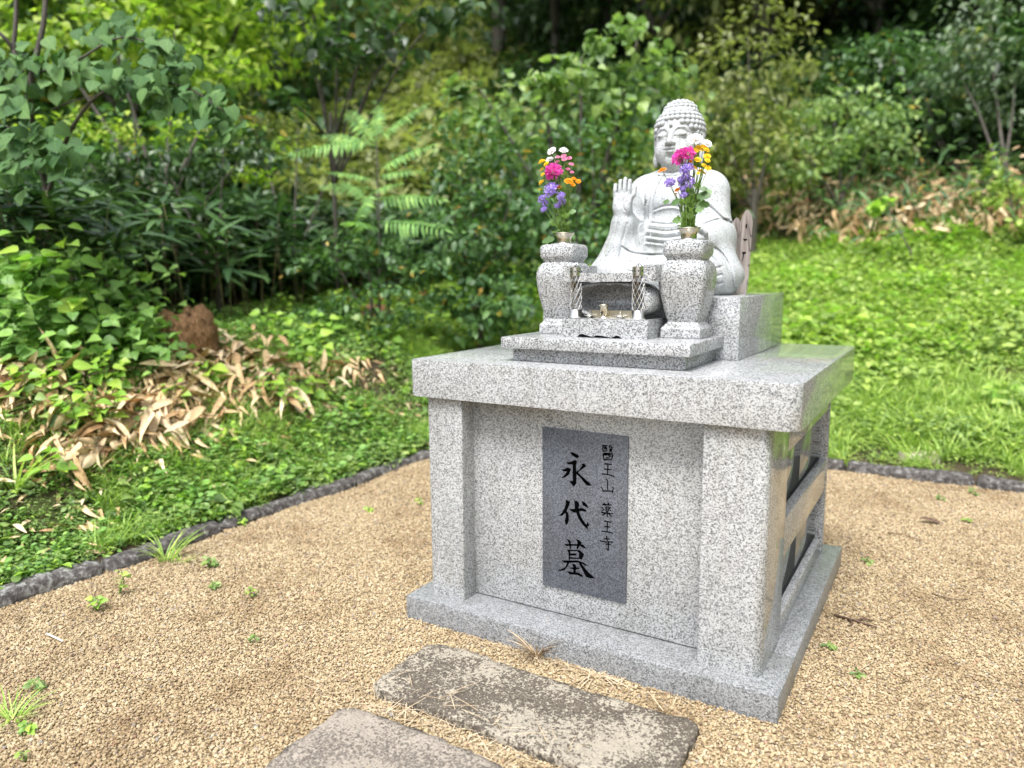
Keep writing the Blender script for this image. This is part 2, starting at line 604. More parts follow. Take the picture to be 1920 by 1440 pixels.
# gravel bed
mt, nt, out = new_mat('gravel_bed')
b = principled(nt, out, 0.85, 0.25)
tc = N(nt, 'ShaderNodeTexCoord')
v1 = N(nt, 'ShaderNodeTexVoronoi', i_Scale=115.0)
L(nt, tc.outputs['Object'], v1.inputs['Vector'])
sp = N(nt, 'ShaderNodeSeparateColor'); L(nt, v1.outputs['Color'], sp.inputs[0])
GRAVEL = [(0.0, (0.1312, 0.0933, 0.0552)), (0.15, (0.2788, 0.212, 0.1213)), (0.4, (0.3772, 0.2925, 0.174)), (0.7, (0.4428, 0.3562, 0.2217)), (0.88, (0.5084, 0.4367, 0.3053)), (0.94, (0.328, 0.2035, 0.1255)), (1.0, (0.2542, 0.246, 0.2258))]
cr = ramp(nt, GRAVEL); L(nt, sp.outputs[0], cr.inputs[0])
nz = N(nt, 'ShaderNodeTexNoise', i_Scale=1.6, i_Detail=5.0); L(nt, tc.outputs['Object'], nz.inputs['Vector'])
r2 = ramp(nt, [(0.3, (0.80, 0.74, 0.68)), (0.65, (1, 1, 1))]); L(nt, nz.outputs[0], r2.inputs[0])
mx = N(nt, 'ShaderNodeMix', data_type='RGBA', blend_type='MULTIPLY'); mx.inputs['Factor'].default_value = 1
L(nt, cr.outputs[0], mx.inputs['A']); L(nt, r2.outputs[0], mx.inputs['B'])
L(nt, mx.outputs['Result'], b.inputs['Base Color'])
bp = N(nt, 'ShaderNodeBump', i_Strength=1.0, i_Distance=0.006, invert=True)
L(nt, v1.outputs['Distance'], bp.inputs['Height']); L(nt, bp.outputs[0], b.inputs['Normal'])
M['gravel_bed'] = mt
gx = np.arange(KX, KX2 + .01, 0.15); gy = np.arange(-12, KY + .01, 0.15)


def yard_z(x, y):
    p = np.stack([np.ravel(x), np.ravel(y)], 1)
    return (vnoise(p * 1.5, 9) * 0.006).reshape(np.shape(x))


GX, GY = np.meshgrid(gx, gy)
ii = np.arange(GX.size).reshape(GX.shape)
quads = np.stack([ii[:-1, :-1].ravel(), ii[:-1, 1:].ravel(), ii[1:, 1:].ravel(), ii[1:, :-1].ravel()], 1)
o = obj('gravel_yard', mesh('gravel_yard', np.stack([GX.ravel(), GY.ravel(), yard_z(GX, GY).ravel() - 0.004], 1), quads, M['gravel_bed'], True))
tag(o, 'level bed of tan pea gravel round the tomb', 'gravel', kind='structure')

# pebble material and the loose pebbles themselves
mt, nt, out = new_mat('pebble')
b = principled(nt, out, 0.75, 0.3)
oi = N(nt, 'ShaderNodeObjectInfo')
cr = ramp(nt, GRAVEL); L(nt, oi.outputs['Random'], cr.inputs[0])
tc = N(nt, 'ShaderNodeTexCoord')
nz = N(nt, 'ShaderNodeTexNoise', i_Scale=160.0, i_Detail=2.0); L(nt, tc.outputs['Object'], nz.inputs['Vector'])
r2 = ramp(nt, [(0.3, (0.85, 0.83, 0.8)), (0.7, (1.05, 1.05, 1.05))]); L(nt, nz.outputs[0], r2.inputs[0])
mx = N(nt, 'ShaderNodeMix', data_type='RGBA', blend_type='MULTIPLY'); mx.inputs['Factor'].default_value = 1
L(nt, cr.outputs[0], mx.inputs['A']); L(nt, r2.outputs[0], mx.inputs['B'])
geo = N(nt, 'ShaderNodeNewGeometry')
n4 = N(nt, 'ShaderNodeTexNoise', i_Scale=1.9, i_Detail=6.0, i_Roughness=0.7); L(nt, geo.outputs['Position'], n4.inputs['Vector'])
r4 = ramp(nt, [(0.34, (0.66, 0.60, 0.54)), (0.50, (0.95, 0.94, 0.92)), (0.7, (1.05, 1.05, 1.05))]); L(nt, n4.outputs[0], r4.inputs[0])
m4 = N(nt, 'ShaderNodeMix', data_type='RGBA', blend_type='MULTIPLY'); m4.inputs['Factor'].default_value = 1
L(nt, mx.outputs['Result'], m4.inputs['A']); L(nt, r4.outputs[0], m4.inputs['B'])
L(nt, m4.outputs['Result'], b.inputs['Base Color'])
M['pebble'] = mt


def scatter(name, pts, rots, scl, vid, sources, label, cat):
    """one 'stuff' object: source meshes instanced on points by geometry nodes"""
    me = bpy.data.meshes.new(name)
    me.vertices.add(len(pts))
    me.vertices.foreach_set('co', np.asarray(pts, np.float32).ravel())
    for nm, tp, arr in (('rot', 'FLOAT_VECTOR', rots), ('scl', 'FLOAT', scl), ('vid', 'INT', vid)):
        a = me.attributes.new(nm, tp, 'POINT')
        if tp == 'FLOAT_VECTOR':
            a.data.foreach_set('vector', np.asarray(arr, np.float32).ravel())
        else:
            a.data.foreach_set('value', np.asarray(arr, np.float32 if tp == 'FLOAT' else np.int32))
    o = obj(name, me)
    coll = bpy.data.collections.new(name + '_kinds')
    for i, s in enumerate(sources):
        so = bpy.data.objects.new('%s_kind_%02d' % (name, i), s)
        coll.objects.link(so)
    ng = bpy.data.node_groups.new(name + '_nodes', 'GeometryNodeTree')
    ng.interface.new_socket('Geometry', in_out='INPUT', socket_type='NodeSocketGeometry')
    ng.interface.new_socket('Geometry', in_out='OUTPUT', socket_type='NodeSocketGeometry')
    gi = ng.nodes.new('NodeGroupInput'); go = ng.nodes.new('NodeGroupOutput')
    ip = ng.nodes.new('GeometryNodeInstanceOnPoints')
    ci = ng.nodes.new('GeometryNodeCollectionInfo')
    ci.inputs['Collection'].default_value = coll
    ci.inputs['Separate Children'].default_value = True
    ci.inputs['Reset Children'].default_value = True
    def attr(nm, dt):
        a = ng.nodes.new('GeometryNodeInputNamedAttribute')
        a.data_type = dt
        a.inputs['Name'].default_value = nm
        return a.outputs['Attribute']
    ng.links.new(gi.outputs[0], ip.inputs['Points'])
    ng.links.new(ci.outputs[0], ip.inputs['Instance'])
    ip.inputs['Pick Instance'].default_value = True
    ng.links.new(attr('vid', 'INT'), ip.inputs['Instance Index'])
    e2r = ng.nodes.new('FunctionNodeEulerToRotation')
    ng.links.new(attr('rot', 'FLOAT_VECTOR'), e2r.inputs[0])
    ng.links.new(e2r.outputs[0], ip.inputs['Rotation'])
    ng.links.new(attr('scl', 'FLOAT'), ip.inputs['Scale'])
    ng.links.new(ip.outputs[0], go.inputs[0])
    md = o.modifiers.new('scatter', 'NODES')
    md.node_group = ng
    return tag(o, label, cat, kind='stuff')


def pebble_mesh(i):
    bm = bmesh.new()
    bmesh.ops.create_icosphere(bm, subdivisions=2, radius=1.0)
    r = np.random.default_rng(100 + i)
    sx, sy, sz = r.uniform(.95, 1.2), r.uniform(.82, 1.0), r.uniform(.72, .92)
    for v in bm.verts:
        k = 1 + 0.16 * (sin(v.co.x * 2.3 + i) * sin(v.co.y * 2.1 + 2 * i) + .5 * sin(v.co.z * 3 + i)) + .03 * r.normal()
        v.co = Vector((v.co.x * sx * k, v.co.y * sy * k, v.co.z * sz * k))
    return bm_mesh('pebble_%d' % i, bm, M['pebble'], True)


def in_view(p, mx=60, my=60):
    v = p - CAM_POS
    dd = v @ _fw
    x = 960 + FPX * (v @ _r) / dd
    y = 720 - FPX * (v @ _u) / dd
    return (dd > 0.5) & (x > -mx) & (x < 1920 + mx) & (y > -my) & (y < 1440 + my), dd


STEP_A = [(0.40, -0.155), (0.30, -0.165), (0.266, -0.20), (0.262, -0.37), (0.268, -0.51), (0.30, -0.548), (0.50, -0.545), (0.72, -0.552), (0.97, -0.560), (1.17, -0.566), (1.34, -0.570), (1.376, -0.54), (1.380, -0.37), (1.376, -0.19), (1.345, -0.158), (1.16, -0.166), (0.99, -0.176), (0.73, -0.172), (0.57, -0.160)]
STEP_B = [(0.40, -0.658), (0.31, -0.668), (0.276, -0.695), (0.276, -0.893), (0.292, -1.043), (0.34, -1.14), (0.589, -1.178), (0.885, -1.05), (0.985, -0.80), (0.965, -0.68), (0.88, -0.664), (0.743, -0.656), (0.616, -0.655), (0.515, -0.656)]


def in_poly(x, y, poly):
    ins = np.zeros(len(x), bool)
    n = len(poly)
    for i in range(n):
        x0, y0 = poly[i]; x1, y1 = poly[(i + 1) % n]
        c = ((y0 > y) != (y1 > y)) & (x < (x1 - x0) * (y - y0) / (y1 - y0 + 1e-12) + x0)
        ins ^= c
    return ins


def pebble_points():
    X, Y, S = [], [], []
    for (n, d0, d1, s0) in ((300000, 0.8, 3.3, 1.0), (400000, 3.3, 5.0, 1.1), (300000, 5.0, 8.5, 1.25)):
        x = rng.uniform(KX + 0.02, 5.2, n * 3); y = rng.uniform(-2.2, KY - 0.04, n * 3)
        P = np.stack([x, y, np.zeros_like(x)], 1)
        ok, dd = in_view(P)
        ok &= (dd > d0) & (dd <= d1)
        ok &= ~((x > 0.02) & (x < 1.57) & (y > 0.02) & (y < 1.57))
        ok &= ~in_poly(x, y, STEP_A) & ~in_poly(x, y, STEP_B)
        idx = np.nonzero(ok)[0][:n]
        # thin to the density wanted
        area = (5.2 - KX) * (KY + 2.2)
        dens = {1.0: 26000, 1.1: 19000, 1.25: 11000}[s0]
        keep = min(len(idx), int(len(idx) * dens * area / (n * 3)))
        idx = idx[:keep]
        X.append(x[idx]); Y.append(y[idx]); S.append(np.full(len(idx), s0))
    x, y, s = map(np.concatenate, (X, Y, S))
    r = np.clip(rng.lognormal(-5.66, 0.30, len(x)), 0.0018, 0.0085) * s
    z = yard_z(x, y) + r * rng.uniform(-0.1, 0.6, len(x))
    return np.stack([x, y, z], 1), r


pp, pr_ = pebble_points()
rot = rng.uniform(-1, 1, (len(pp), 3)) * np.array([0.5, 0.5, 3.14])
scatter('gravel', pp, rot, pr_, rng.integers(0, 6, len(pp)), [pebble_mesh(i) for i in range(6)], 'loose tan and cream pea gravel covering the yard', 'gravel')

# ------------------------------------------------------------------ kerb stones and stepping stones
M['kerb'] = noisy('kerb_stone', [(0.30, (0.030, 0.027, 0.025)), (0.46, (0.080, 0.072, 0.068)), (0.55, (0.14, 0.13, 0.123)), (0.63, (0.30, 0.30, 0.285))], 30, 0.9, 10, 1.0, 0.03, rand=0.12)


def lump(name, L_, W_, H_, seed, mat, nx=26, nr=16, rough=0.045):
    """a rough-hewn bar of stone along X, sunk a little"""
    rings = []
    r = np.random.default_rng(seed)
    ph = r.uniform(0, 6.28, 12)
    for i in range(nx + 1):
        t = i / nx
        x = (t - 0.5) * L_
        e = min(1.0, (min(t, 1 - t) * L_ / 0.035 + 0.25)) ** 0.5
        ring = []
        for k in range(nr):
            a = 2 * pi * k / nr
            ca, sa = cos(a), sin(a)
            q = (abs(ca) ** 3.2 + abs(sa) ** 3.2) ** (-1 / 3.2)
            w = 1 + rough * (sin(3 * a + ph[0] + x * 9) + 0.7 * sin(5 * a + ph[1] + x * 17) + 0.8 * sin(x * 23 + ph[2] + a)) * 0.6
            ring.append((x + 0.012 * sin(2 * a + ph[3]) * (1 if 0 < i < nx else 0), ca * q * W_ / 2 * w * e + 0.018 * sin(x * 6 + ph[4]) + .0022 * r.normal(), sa * q * H_ / 2 * w * e + 0.008 * sin(x * 8 + ph[5]) + .0022 * r.normal()))
        rings.append(ring)
    v, f = loft(rings)
    return mesh(name, v, f, mat, True)


kl = empty('stone_kerb', (KX, 0, 0), label='long kerb of dark weathered stones along the left weedy bank', cat='kerb')
y = -2.6
i = 0
while y < KY:
    ln = random.uniform(0.6, 1.15)
    obj('kerb_stone', lump('kerb_stone', ln - 0.012, random.uniform(.115, .14), .15, 300 + i, M['kerb']), kl, (random.uniform(-.015, .015) , y + ln / 2, -0.012 + random.uniform(-.008, .008)), (0, 0, pi / 2 + random.uniform(-.05, .05)))
    y += ln; i += 1
kb = empty('stone_kerb', (2, KY, 0), label='grey lichened stone kerb edging the back of the gravel before the green slope', cat='kerb')
x = KX + 0.08
while x < KX2:
    ln = random.uniform(0.5, 0.9)
    obj('kerb_stone', lump('kerb_stone', ln - 0.012, random.uniform(.12, .15), .15, 400 + i, M['kerb']), kb, (x + ln / 2 - 2, random.uniform(-.015, .015), 0.0 + random.uniform(-.008, .008)), (0, 0, random.uniform(-.04, .04)))
    x += ln; i += 1


def step_mat(name, dark, mid, pale, lo, hi):
    mt, nt, out = new_mat(name)
    b = principled(nt, out, 0.9, 0.2)
    tc = N(nt, 'ShaderNodeTexCoord')
    n1 = N(nt, 'ShaderNodeTexNoise', i_Scale=4.0, i_Detail=4.0, i_Roughness=0.6)
    n2 = N(nt, 'ShaderNodeTexNoise', i_Scale=75.0, i_Detail=9.0, i_Roughness=0.72)
    n3 = N(nt, 'ShaderNodeTexNoise', i_Scale=150.0, i_Detail=3.0)
    for n in (n1, n2, n3): L(nt, tc.outputs['Object'], n.inputs['Vector'])
    c1 = ramp(nt, [(0.30, dark), (0.62, mid)]); L(nt, n3.outputs[0], c1.inputs[0])
    ad = N(nt, 'ShaderNodeMath', operation='MULTIPLY_ADD'); ad.inputs[1].default_value = 0.40
    L(nt, n1.outputs[0], ad.inputs[0]); 
    ml = N(nt, 'ShaderNodeMath', operation='MULTIPLY'); ml.inputs[1].default_value = 0.70; L(nt, n2.outputs[0], ml.inputs[0])
    L(nt, ml.outputs[0], ad.inputs[2])
    msk = ramp(nt, [(lo, (0, 0, 0)), (hi, (1, 1, 1))]); L(nt, ad.outputs[0], msk.inputs[0])
    c2 = ramp(nt, [(0.35, tuple(c * .72 for c in pale)), (0.65, pale)]); L(nt, n3.outputs[0], c2.inputs[0])
    mx = N(nt, 'ShaderNodeMix', data_type='RGBA'); L(nt, msk.outputs[0], mx.inputs['Factor'])
    L(nt, c1.outputs[0], mx.inputs['A']); L(nt, c2.outputs[0], mx.inputs['B'])
    L(nt, mx.outputs['Result'], b.inputs['Base Color'])
    bp = N(nt, 'ShaderNodeBump', i_Strength=0.7, i_Distance=0.006)
    L(nt, n2.outputs[0], bp.inputs['Height']); L(nt, bp.outputs[0], b.inputs['Normal'])
    return mt


M['step_a'] = step_mat('stepping_stone_lichen', (0.0464, 0.0388, 0.0309), (0.1313, 0.111, 0.0879), (0.3466, 0.3111, 0.2474), 0.548, 0.585)
M['step_b'] = step_mat('stepping_stone_pale', (0.0737, 0.0638, 0.0544), (0.1814, 0.1568, 0.1326), (0.3208, 0.282, 0.2349), 0.51, 0.56)


def step_stone(poly, z0, z1, mat, label, seed):
    c = np.mean(np.array(poly), 0)
    pts = []
    for i in range(len(poly)):
        a, b = np.array(poly[i]), np.array(poly[(i + 1) % len(poly)])
        k = max(1, int(np.linalg.norm(b - a) / .022))
        pts += [a + (b - a) * j / k for j in range(k)]
    r = np.random.default_rng(seed)
    bm = bmesh.new()
    rings = []
    for (k, z) in ((1.0, z0), (1.0, z1 - .010), (0.994, z1 - .003), (0.98, z1), (0.86, z1 + .002), (0.7, z1 + .001), (0.5, z1 + .001), (0.25, z1), (0.1, z1)):
        ring = []
        for p in pts:
            q = c + (p - c) * k
            n = 0.005 * math.sin(q[0] * 21 + seed) * math.sin(q[1] * 27 + 2) + 0.003 * math.sin(q[0] * 63) * math.sin(q[1] * 71)
            e = 0.006 * r.normal() if k > 0.9 else 0
            ring.append((q[0] - c[0] + e * .5, q[1] - c[1] + e * .5, z + (n if k < 1 else 0)))
        rings.append(ring)
    v, f = loft(rings)
    o = obj('stepping_stone', mesh('stepping_stone', v, f, mat, True), None, (c[0], c[1], 0))
    return tag(o, label, 'stepping stone')


step_stone(STEP_A, -0.05, 0.032, M['step_a'], 'long dark stepping stone with pale lichen patches just before the granite base', 1)
step_stone(STEP_B, -0.05, 0.026, M['step_b'], 'paler pinkish grey stepping stone nearest the viewer, cut by the bottom edge', 2)
# ------------------------------------------------------------------ the granite tomb
G, GG = M['granite'], M['granite_grey']
tomb = empty('granite_tomb', (0, 0, 0), label='square grey granite tomb with dark engraved plaque and rounded top slab', cat='tomb')
# base course: a front stone, a right side stone, a left one and a back one, open joints between them
slab('plinth_stone', 0.0, 1.585, 0.0, 0.30, -0.06, 0.102, GG, tomb, bev=0.006)
slab('plinth_stone', 1.30, 1.583, 0.303, 1.588, -0.06, 0.1015, GG, tomb, bev=0.006)
slab('plinth_stone', 0.002, 0.28, 0.303, 1.588, -0.06, 0.1015, GG, tomb, bev=0.006)
slab('plinth_stone', 0.283, 1.297, 1.30, 1.587, -0.06, 0.101, GG, tomb, bev=0.006)
# body
slab('front_panel', 0.250, 1.286, 0.176, 0.26, 0.1065, 0.990, G, tomb, bev=0.002)
slab('corner_pillar', 0.079, 0.257, 0.086, 0.262, 0.1022, 0.9905, G, tomb, r=(0.012, 0.008, 0.006, 0.006), bev=0.003)
slab('corner_pillar', 1.280, 1.506, 0.086, 0.42, 0.1022, 0.9905, G, tomb, r=(0.006, 0.036, 0.008, 0.006), bev=0.003)
slab('corner_pillar', 1.280, 1.506, 1.455, 1.515, 0.1022, 0.9905, M['granite_coarse'], tomb, r=(0.004, 0.008, 0.03, 0.006), bev=0.003)
slab('corner_pillar', 0.079, 0.257, 1.30, 1.515, 0.1022, 0.9905, G, tomb, r=0.01, bev=0.003)
slab('back_panel', 0.255, 1.282, 1.42, 1.50, 0.1005, 0.990, G, tomb, bev=0.002)
slab('left_panel', 0.10, 0.18, 0.26, 1.302, 0.1005, 0.990, G, tomb, bev=0.002)
# right side: top beam, middle beam, sill, two rows of polished doors set back in the openings
slab('side_beam', 1.36, 1.505, 0.418, 1.457, 0.842, 0.990, G, tomb, bev=0.002)
slab('side_beam', 1.36, 1.505, 0.418, 1.457, 0.433, 0.585, G, tomb, bev=0.003)
slab('side_sill', 1.36, 1.500, 0.418, 1.420, 0.1022, 0.182, G, tomb, bev=0.003)
slab('opening_back', 1.36, 1.425, 0.418, 1.457, 0.18, 0.85, M['gap'], tomb, bev=0)
for z0, z1 in ((0.190, 0.428), (0.592, 0.836)):
    for y0, y1 in ((0.432, 0.942), (0.946, 1.452)):
        slab('door', 1.440, 1.462, y0, y1, z0, z1, M['granite_door'], tomb, bev=0.002)
    slab('door_rail', 1.432, 1.470, 0.422, 1.452, z0 - 0.0065, z0 - 0.002, M['gap'], tomb, bev=0)
# top slab
lid = slab('top_slab', 0.010, 1.600, 0.060, 1.497, 0.991, 1.149, G, tomb, r=(0.022, 0.036, 0.035, 0.022), bev=0.005)
# engraved plaque
plq = slab('plaque', 0.598, 0.970, 0.168, 0.1765, 0.219, 0.892, M['granite_dark'], tomb, bev=0.0015)
plq['label'] = 'dark grey plaque engraved with two columns of black characters'
# strokes of the characters, in tenths of a millimetre on the plaque (x, z)
BIG = {
    '永': [[(7240,8040),(7390,8030),(7620,7940),(7650,7860),(7520,7820),(7390,7870),(7310,7930)],[(7060,7600),(7150,7600),(7280,7640),(7410,7710),(7480,7730),(7560,7680),(7530,7600),(7510,7500),(7530,7130),(7530,6830),(7510,6750),(7420,6630),(7340,6690),(7190,6860),(7290,6850),(7370,6860),(7360,7530),(7280,7530),(7150,7520)],[(6840,7270),(6980,7290),(7140,7390),(7260,7350),(7310,7340),(7260,7260),(7220,7130),(7110,7020),(6950,6930),(6830,6920),(6970,7020),(7110,7210),(6940,7200)],[(7750,7620),(7860,7640),(7970,7550),(7860,7460),(7640,7280),(7590,7200),(7510,7180),(7510,7270),(7640,7340),(7780,7550)],[(7530,7220),(7630,7220),(7810,7080),(7990,6960),(8090,6900),(8200,6800),(8070,6760),(7980,6770),(7840,6890),(7680,7060),(7530,7160)]],
    '代': [[(7060,6050),(7160,6010),(7260,5990),(7220,5850),(7170,5720),(7100,5570),(7170,5510),(7190,5350),(7200,5200),(7160,5060),(7090,4980),(7040,5040),(7010,5160),(7060,5280),(7060,5450),(7020,5470),(6900,5340),(6740,5310),(6890,5470),(7000,5670),(7060,5860)],[(7430,6110),(7500,6040),(7530,6080),(7650,5990),(7660,5920),(7630,5770),(7800,5810),(7920,5770),(8000,5710),(7910,5670),(7780,5690),(7660,5650),(7700,5510),(7810,5340),(7980,5150),(8040,5300),(8100,5120),(8030,5080),(8080,4960),(7950,5010),(7770,5160),(7610,5370),(7530,5570),(7400,5560),(7300,5600),(7200,5690),(7340,5690),(7460,5720),(7460,5930)],[(7750,6090),(7930,6050),(8020,5950),(8060,5850),(7950,5880),(7820,5920)]],
    '墓': [[(7100,4400),(7270,4360),(7300,4190),(7300,4010),(7240,3980),(7230,4160),(7180,4270)],[(7520,4470),(7680,4440),(7800,4350),(7700,4260),(7620,4070),(7540,4040),(7580,4230),(7590,4350)],[(6970,4160),(7220,4200),(7720,4290),(7850,4290),(7990,4160),(7850,4150),(7700,4210),(7350,4150),(7080,4080)],[(7120,3950),(7270,3960),(7270,3620),(7250,3500),(7210,3520),(7190,3820)],[(7270,3970),(7680,4030),(7900,3900),(7790,3650),(7650,3660),(7660,3910),(7570,3960),(7270,3910)],[(7270,3810),(7510,3860),(7570,3810),(7510,3770),(7270,3720)],[(7230,3650),(7650,3700),(7700,3660),(7270,3580)],[(6880,3440),(7220,3500),(7590,3570),(7850,3550),(8080,3450),(7940,3430),(7750,3500),(7590,3490),(7220,3400),(6980,3360)],[(7130,3400),(7250,3440),(7110,3170),(6980,3020),(6790,2960),(6680,2980),(6860,3050),(7050,3180)],[(7590,3570),(7750,3550),(7810,3440),(7970,3280),(8120,3150),(8330,3020),(8410,2980),(8150,2940),(7990,2950),(7860,3150),(7690,3420)],[(7350,3390),(7490,3400),(7540,3340),(7520,3050),(7410,3030),(7410,3230)],[(7250,3210),(7410,3230),(7650,3290),(7690,3230),(7410,3160),(7300,3160)],[(7110,3010),(7410,3040),(7650,3070),(7820,3000),(7850,2910),(7730,2930),(7600,2960),(7250,2910)]],
}
SMALL = {
    '醫': [[(8630,8450),(8850,8480)],[(8660,8450),(8660,8230)],[(8640,8230),(8860,8270)],[(8700,8390),(8830,8420)],[(8770,8440),(8710,8300)],[(8770,8370),(8840,8300)],[(8710,8350),(8840,8360)],[(8920,8470),(8930,8380)],[(8920,8470),(9000,8480),(9010,8410),(9090,8410)],[(8930,8340),(9040,8350),(8930,8240)],[(8940,8310),(9050,8240)],[(8670,8150),(9080,8200)],[(8670,8110),(8710,7900)],[(8670,8100),(9090,8140)],[(9090,8140),(9020,7930)],[(8700,7900),(9020,7930)],[(8820,8170),(8780,8050)],[(8920,8180),(8910,8080),(9030,8070)],[(8780,7980),(8960,8000)]],
    '王': [[(8730,7740),(9050,7750)],[(8880,7710),(8870,7350)],[(8730,7530),(9030,7540)],[(8630,7320),(8870,7330),(9150,7290)]],
    '山': [[(8800,7120),(8870,7080),(8870,6700)],[(8600,6800),(8660,6710),(8690,6620)],[(8680,6640),(9080,6690)],[(9080,6860),(9110,6800),(9080,6610)]],
    '薬': [[(8670,6090),(9060,6130)],[(8730,6170),(8790,6050)],[(8910,6200),(8950,6080)],[(8820,6010),(8820,5850)],[(8820,6010),(8950,6020),(8930,5870)],[(8820,5930),(8930,5950)],[(8820,5850),(8930,5870)],[(8630,5970),(8700,5930)],[(8750,5910),(8650,5830)],[(9010,6030),(8970,5970)],[(8980,5910),(9050,5890)],[(8610,5760),(9120,5780)],[(8870,5850),(8880,5610)],[(8800,5760),(8670,5640)],[(8950,5750),(9070,5660)]],
    '王2': [[(8740,5430),(9040,5430)],[(8880,5400),(8880,5020)],[(8760,5210),(9020,5230)],[(8640,5000),(8930,5010),(9140,4990)]],
    '寺': [[(8770,4700),(9010,4740)],[(8850,4850),(8890,4640)],[(8570,4600),(8700,4580),(9150,4640)],[(8820,4500),(9050,4530)],[(8940,4600),(8950,4270),(8840,4330)]],
}


def glyph(mb, poly):
    p = [(x * 1e-4, z * 1e-4) for x, z in poly]
    bm = bmesh.new()
    vs = [bm.verts.new((x, 0.1674, z)) for x, z in p]
    f = bm.faces.new(vs)
    f.normal_update()
    if f.normal.y > 0: f.normal_flip()
    bmesh.ops.triangulate(bm, faces=[f])
    bm.verts.index_update()
    mb.add([v.co[:] for v in bm.verts], [[v.index for v in q.verts] for q in bm.faces])
    bm.free()


def stroke(mb, pts, w):
    p = [np.array((x * 1e-4, z * 1e-4)) for x, z in pts]
    if len(p) > 2: p = spline(p, 9)
    n = len(p)
    Lh, Rh = [], []
    for i in range(n):
        t = p[min(i + 1, n - 1)] - p[max(i - 1, 0)]
        t = t / np.linalg.norm(t)
        q = np.array((-t[1], t[0]))
        k = w * (1.15 if i == 0 else 0.75 if i == n - 1 else 0.9) / 2
        Lh.append(p[i] + q * k); Rh.append(p[i] - q * k)
    v = [(a[0], 0.1674, a[1]) for a in Lh] + [(a[0], 0.1674, a[1]) for a in Rh]
    mb.add(v, [(i, i + 1, n + i + 1, n + i) for i in range(n - 1)])


for k, pl in BIG.items():
    mb = MB()
    for q in pl: glyph(mb, q)
    obj('engraved_character', mb.mesh('engraved_character', M['paint']), plq)
for k, pl in SMALL.items():
    mb = MB()
    for q in pl: stroke(mb, q, 0.0052)
    obj('engraved_character', mb.mesh('engraved_character', M['paint']), plq)
# ------------------------------------------------------------------ what stands on the tomb
GC = M['granite_coarse']
ped = slab('statue_pedestal', 0.355, 1.257, 0.623, 1.490, 1.1495, 1.406, M['granite'], None, bev=0.003)
tag(ped, 'polished granite block carrying the seated stone buddha', 'pedestal')
stp = empty('offering_step', (0.806, 0.40, 1.149), label='two tier granite step in front of the block, vases and incense burner on it', cat='altar step')
o = slab('lower_tier', 0.430 - .806, 1.166 - .806, 0.221 - .40, 0.6215 - .40, 0.0005, 0.0545, GC, stp, bev=0.002)
o = slab('upper_tier', 0.398 - .806, 1.197 - .806, 0.177 - .40, 0.6215 - .40, 0.0550, 0.1010, GC, stp, bev=0.003)
ZT = 1.2505


def sq_ring(h, z, r, n=5):
    return [(x, y, z) for x, y in rrect(-h, h, -h, h, r, n)]


def stone_vase(x, label):
    t = empty('stone_vase', (x, 0.49, ZT), label=label, cat='vase', group='granite flower vases')
    v, f = loft([sq_ring(.078, 0, .004), sq_ring(.080, .004, .004), sq_ring(.080, .036, .004), sq_ring(.076, .043, .006), sq_ring(.062, .060, .012), sq_ring(.060, .064, .012)])
    obj('foot', mesh('foot', v, f, GC, False), t)
    prof = [(.060, .062, .014), (.066, .078, .016), (.076, .115, .020), (.087, .165, .024), (.094, .215, .026), (.096, .240, .027), (.095, .262, .028), (.090, .282, .030), (.080, .298, .030), (.070, .306, .028)]
    v, f = loft([sq_ring(h, z, r) for h, z, r in prof])
    me = mesh('body', v, f, GC, True); me.set_sharp_from_angle(angle=R(50))
    obj('body', me, t)
    prof = [(.068, .304, .02), (.071, .312, .02), (.080, .325, .022), (.082, .332, .022), (.082, .366, .022), (.078, .376, .022), (.066, .381, .02)]
    v, f = loft([sq_ring(h, z, r) for h, z, r in prof])
    me = mesh('collar', v, f, GC, True); me.set_sharp_from_angle(angle=R(50))
    obj('collar', me, t)
    return t


VX = (0.531, 1.081)
stone_vase(VX[0], 'granite vase left of the incense burner, bouquet topped with small pink blooms')
stone_vase(VX[1], 'granite vase right of the incense burner, hiding the left half of the buddha lap')


def metal_cup(x, label):
    t = empty('flower_cup', (x, 0.49, ZT + .381), label=label, cat='flower holder', group='metal flower cups')
    v, f = lathe([(.056, 0.0), (.057, .003), (.050, .005), (.038, .007)], 36)
    obj('flange', mesh('flange', v, f, M['steel'], True), t)
    pr = [(.031, .004), (.031, .022), (.034, .032), (.042, .043), (.047, .049), (.0455, .049), (.040, .043), (.032, .031), (.029, .022), (.029, .008)]
    v, f = lathe(pr, 36, cap=False)
    obj('cup', mesh('cup', v, f, M['brass'], True), t)
    return t


metal_cup(VX[0], 'flared metal cup sunk in the left granite vase')
metal_cup(VX[1], 'flared metal cup sunk in the right granite vase')

# incense burner
bx, by = 0.8025, 0.42
bur = empty('incense_burner', (bx, by, ZT), label='granite incense burner with a scalloped opening under a flat top', cat='incense burner')
out_ = [(-.1855, 0.0), (-.115, 0.0), (-.108, .010), (-.092, .014), (-.070, .008), (-.045, .003), (-.030, .010), (-.010, .009), (.012, .006), (.034, .002), (.056, .012), (.068, .010), (.078, 0.0), (.1855, 0.0)]
bm = bmesh.new()
fr = [[bm.verts.new((x, y, z)) for x, z in out_] + [bm.verts.new((x, y, .074)) for x, _ in out_] for y in (-.118, .105)]
n = len(out_)
for i in range(n - 1):
    for q in fr:
        bm.faces.new((q[i], q[i + 1], q[n + i + 1], q[n + i]))
    bm.faces.new((fr[0][i], fr[1][i], fr[1][i + 1], fr[0][i + 1]))
    bm.faces.new((fr[0][n + i], fr[1][n + i], fr[1][n + i + 1], fr[0][n + i + 1]))
for i in (0, n - 1):
    bm.faces.new((fr[0][i], fr[0][n + i], fr[1][n + i], fr[1][i]))
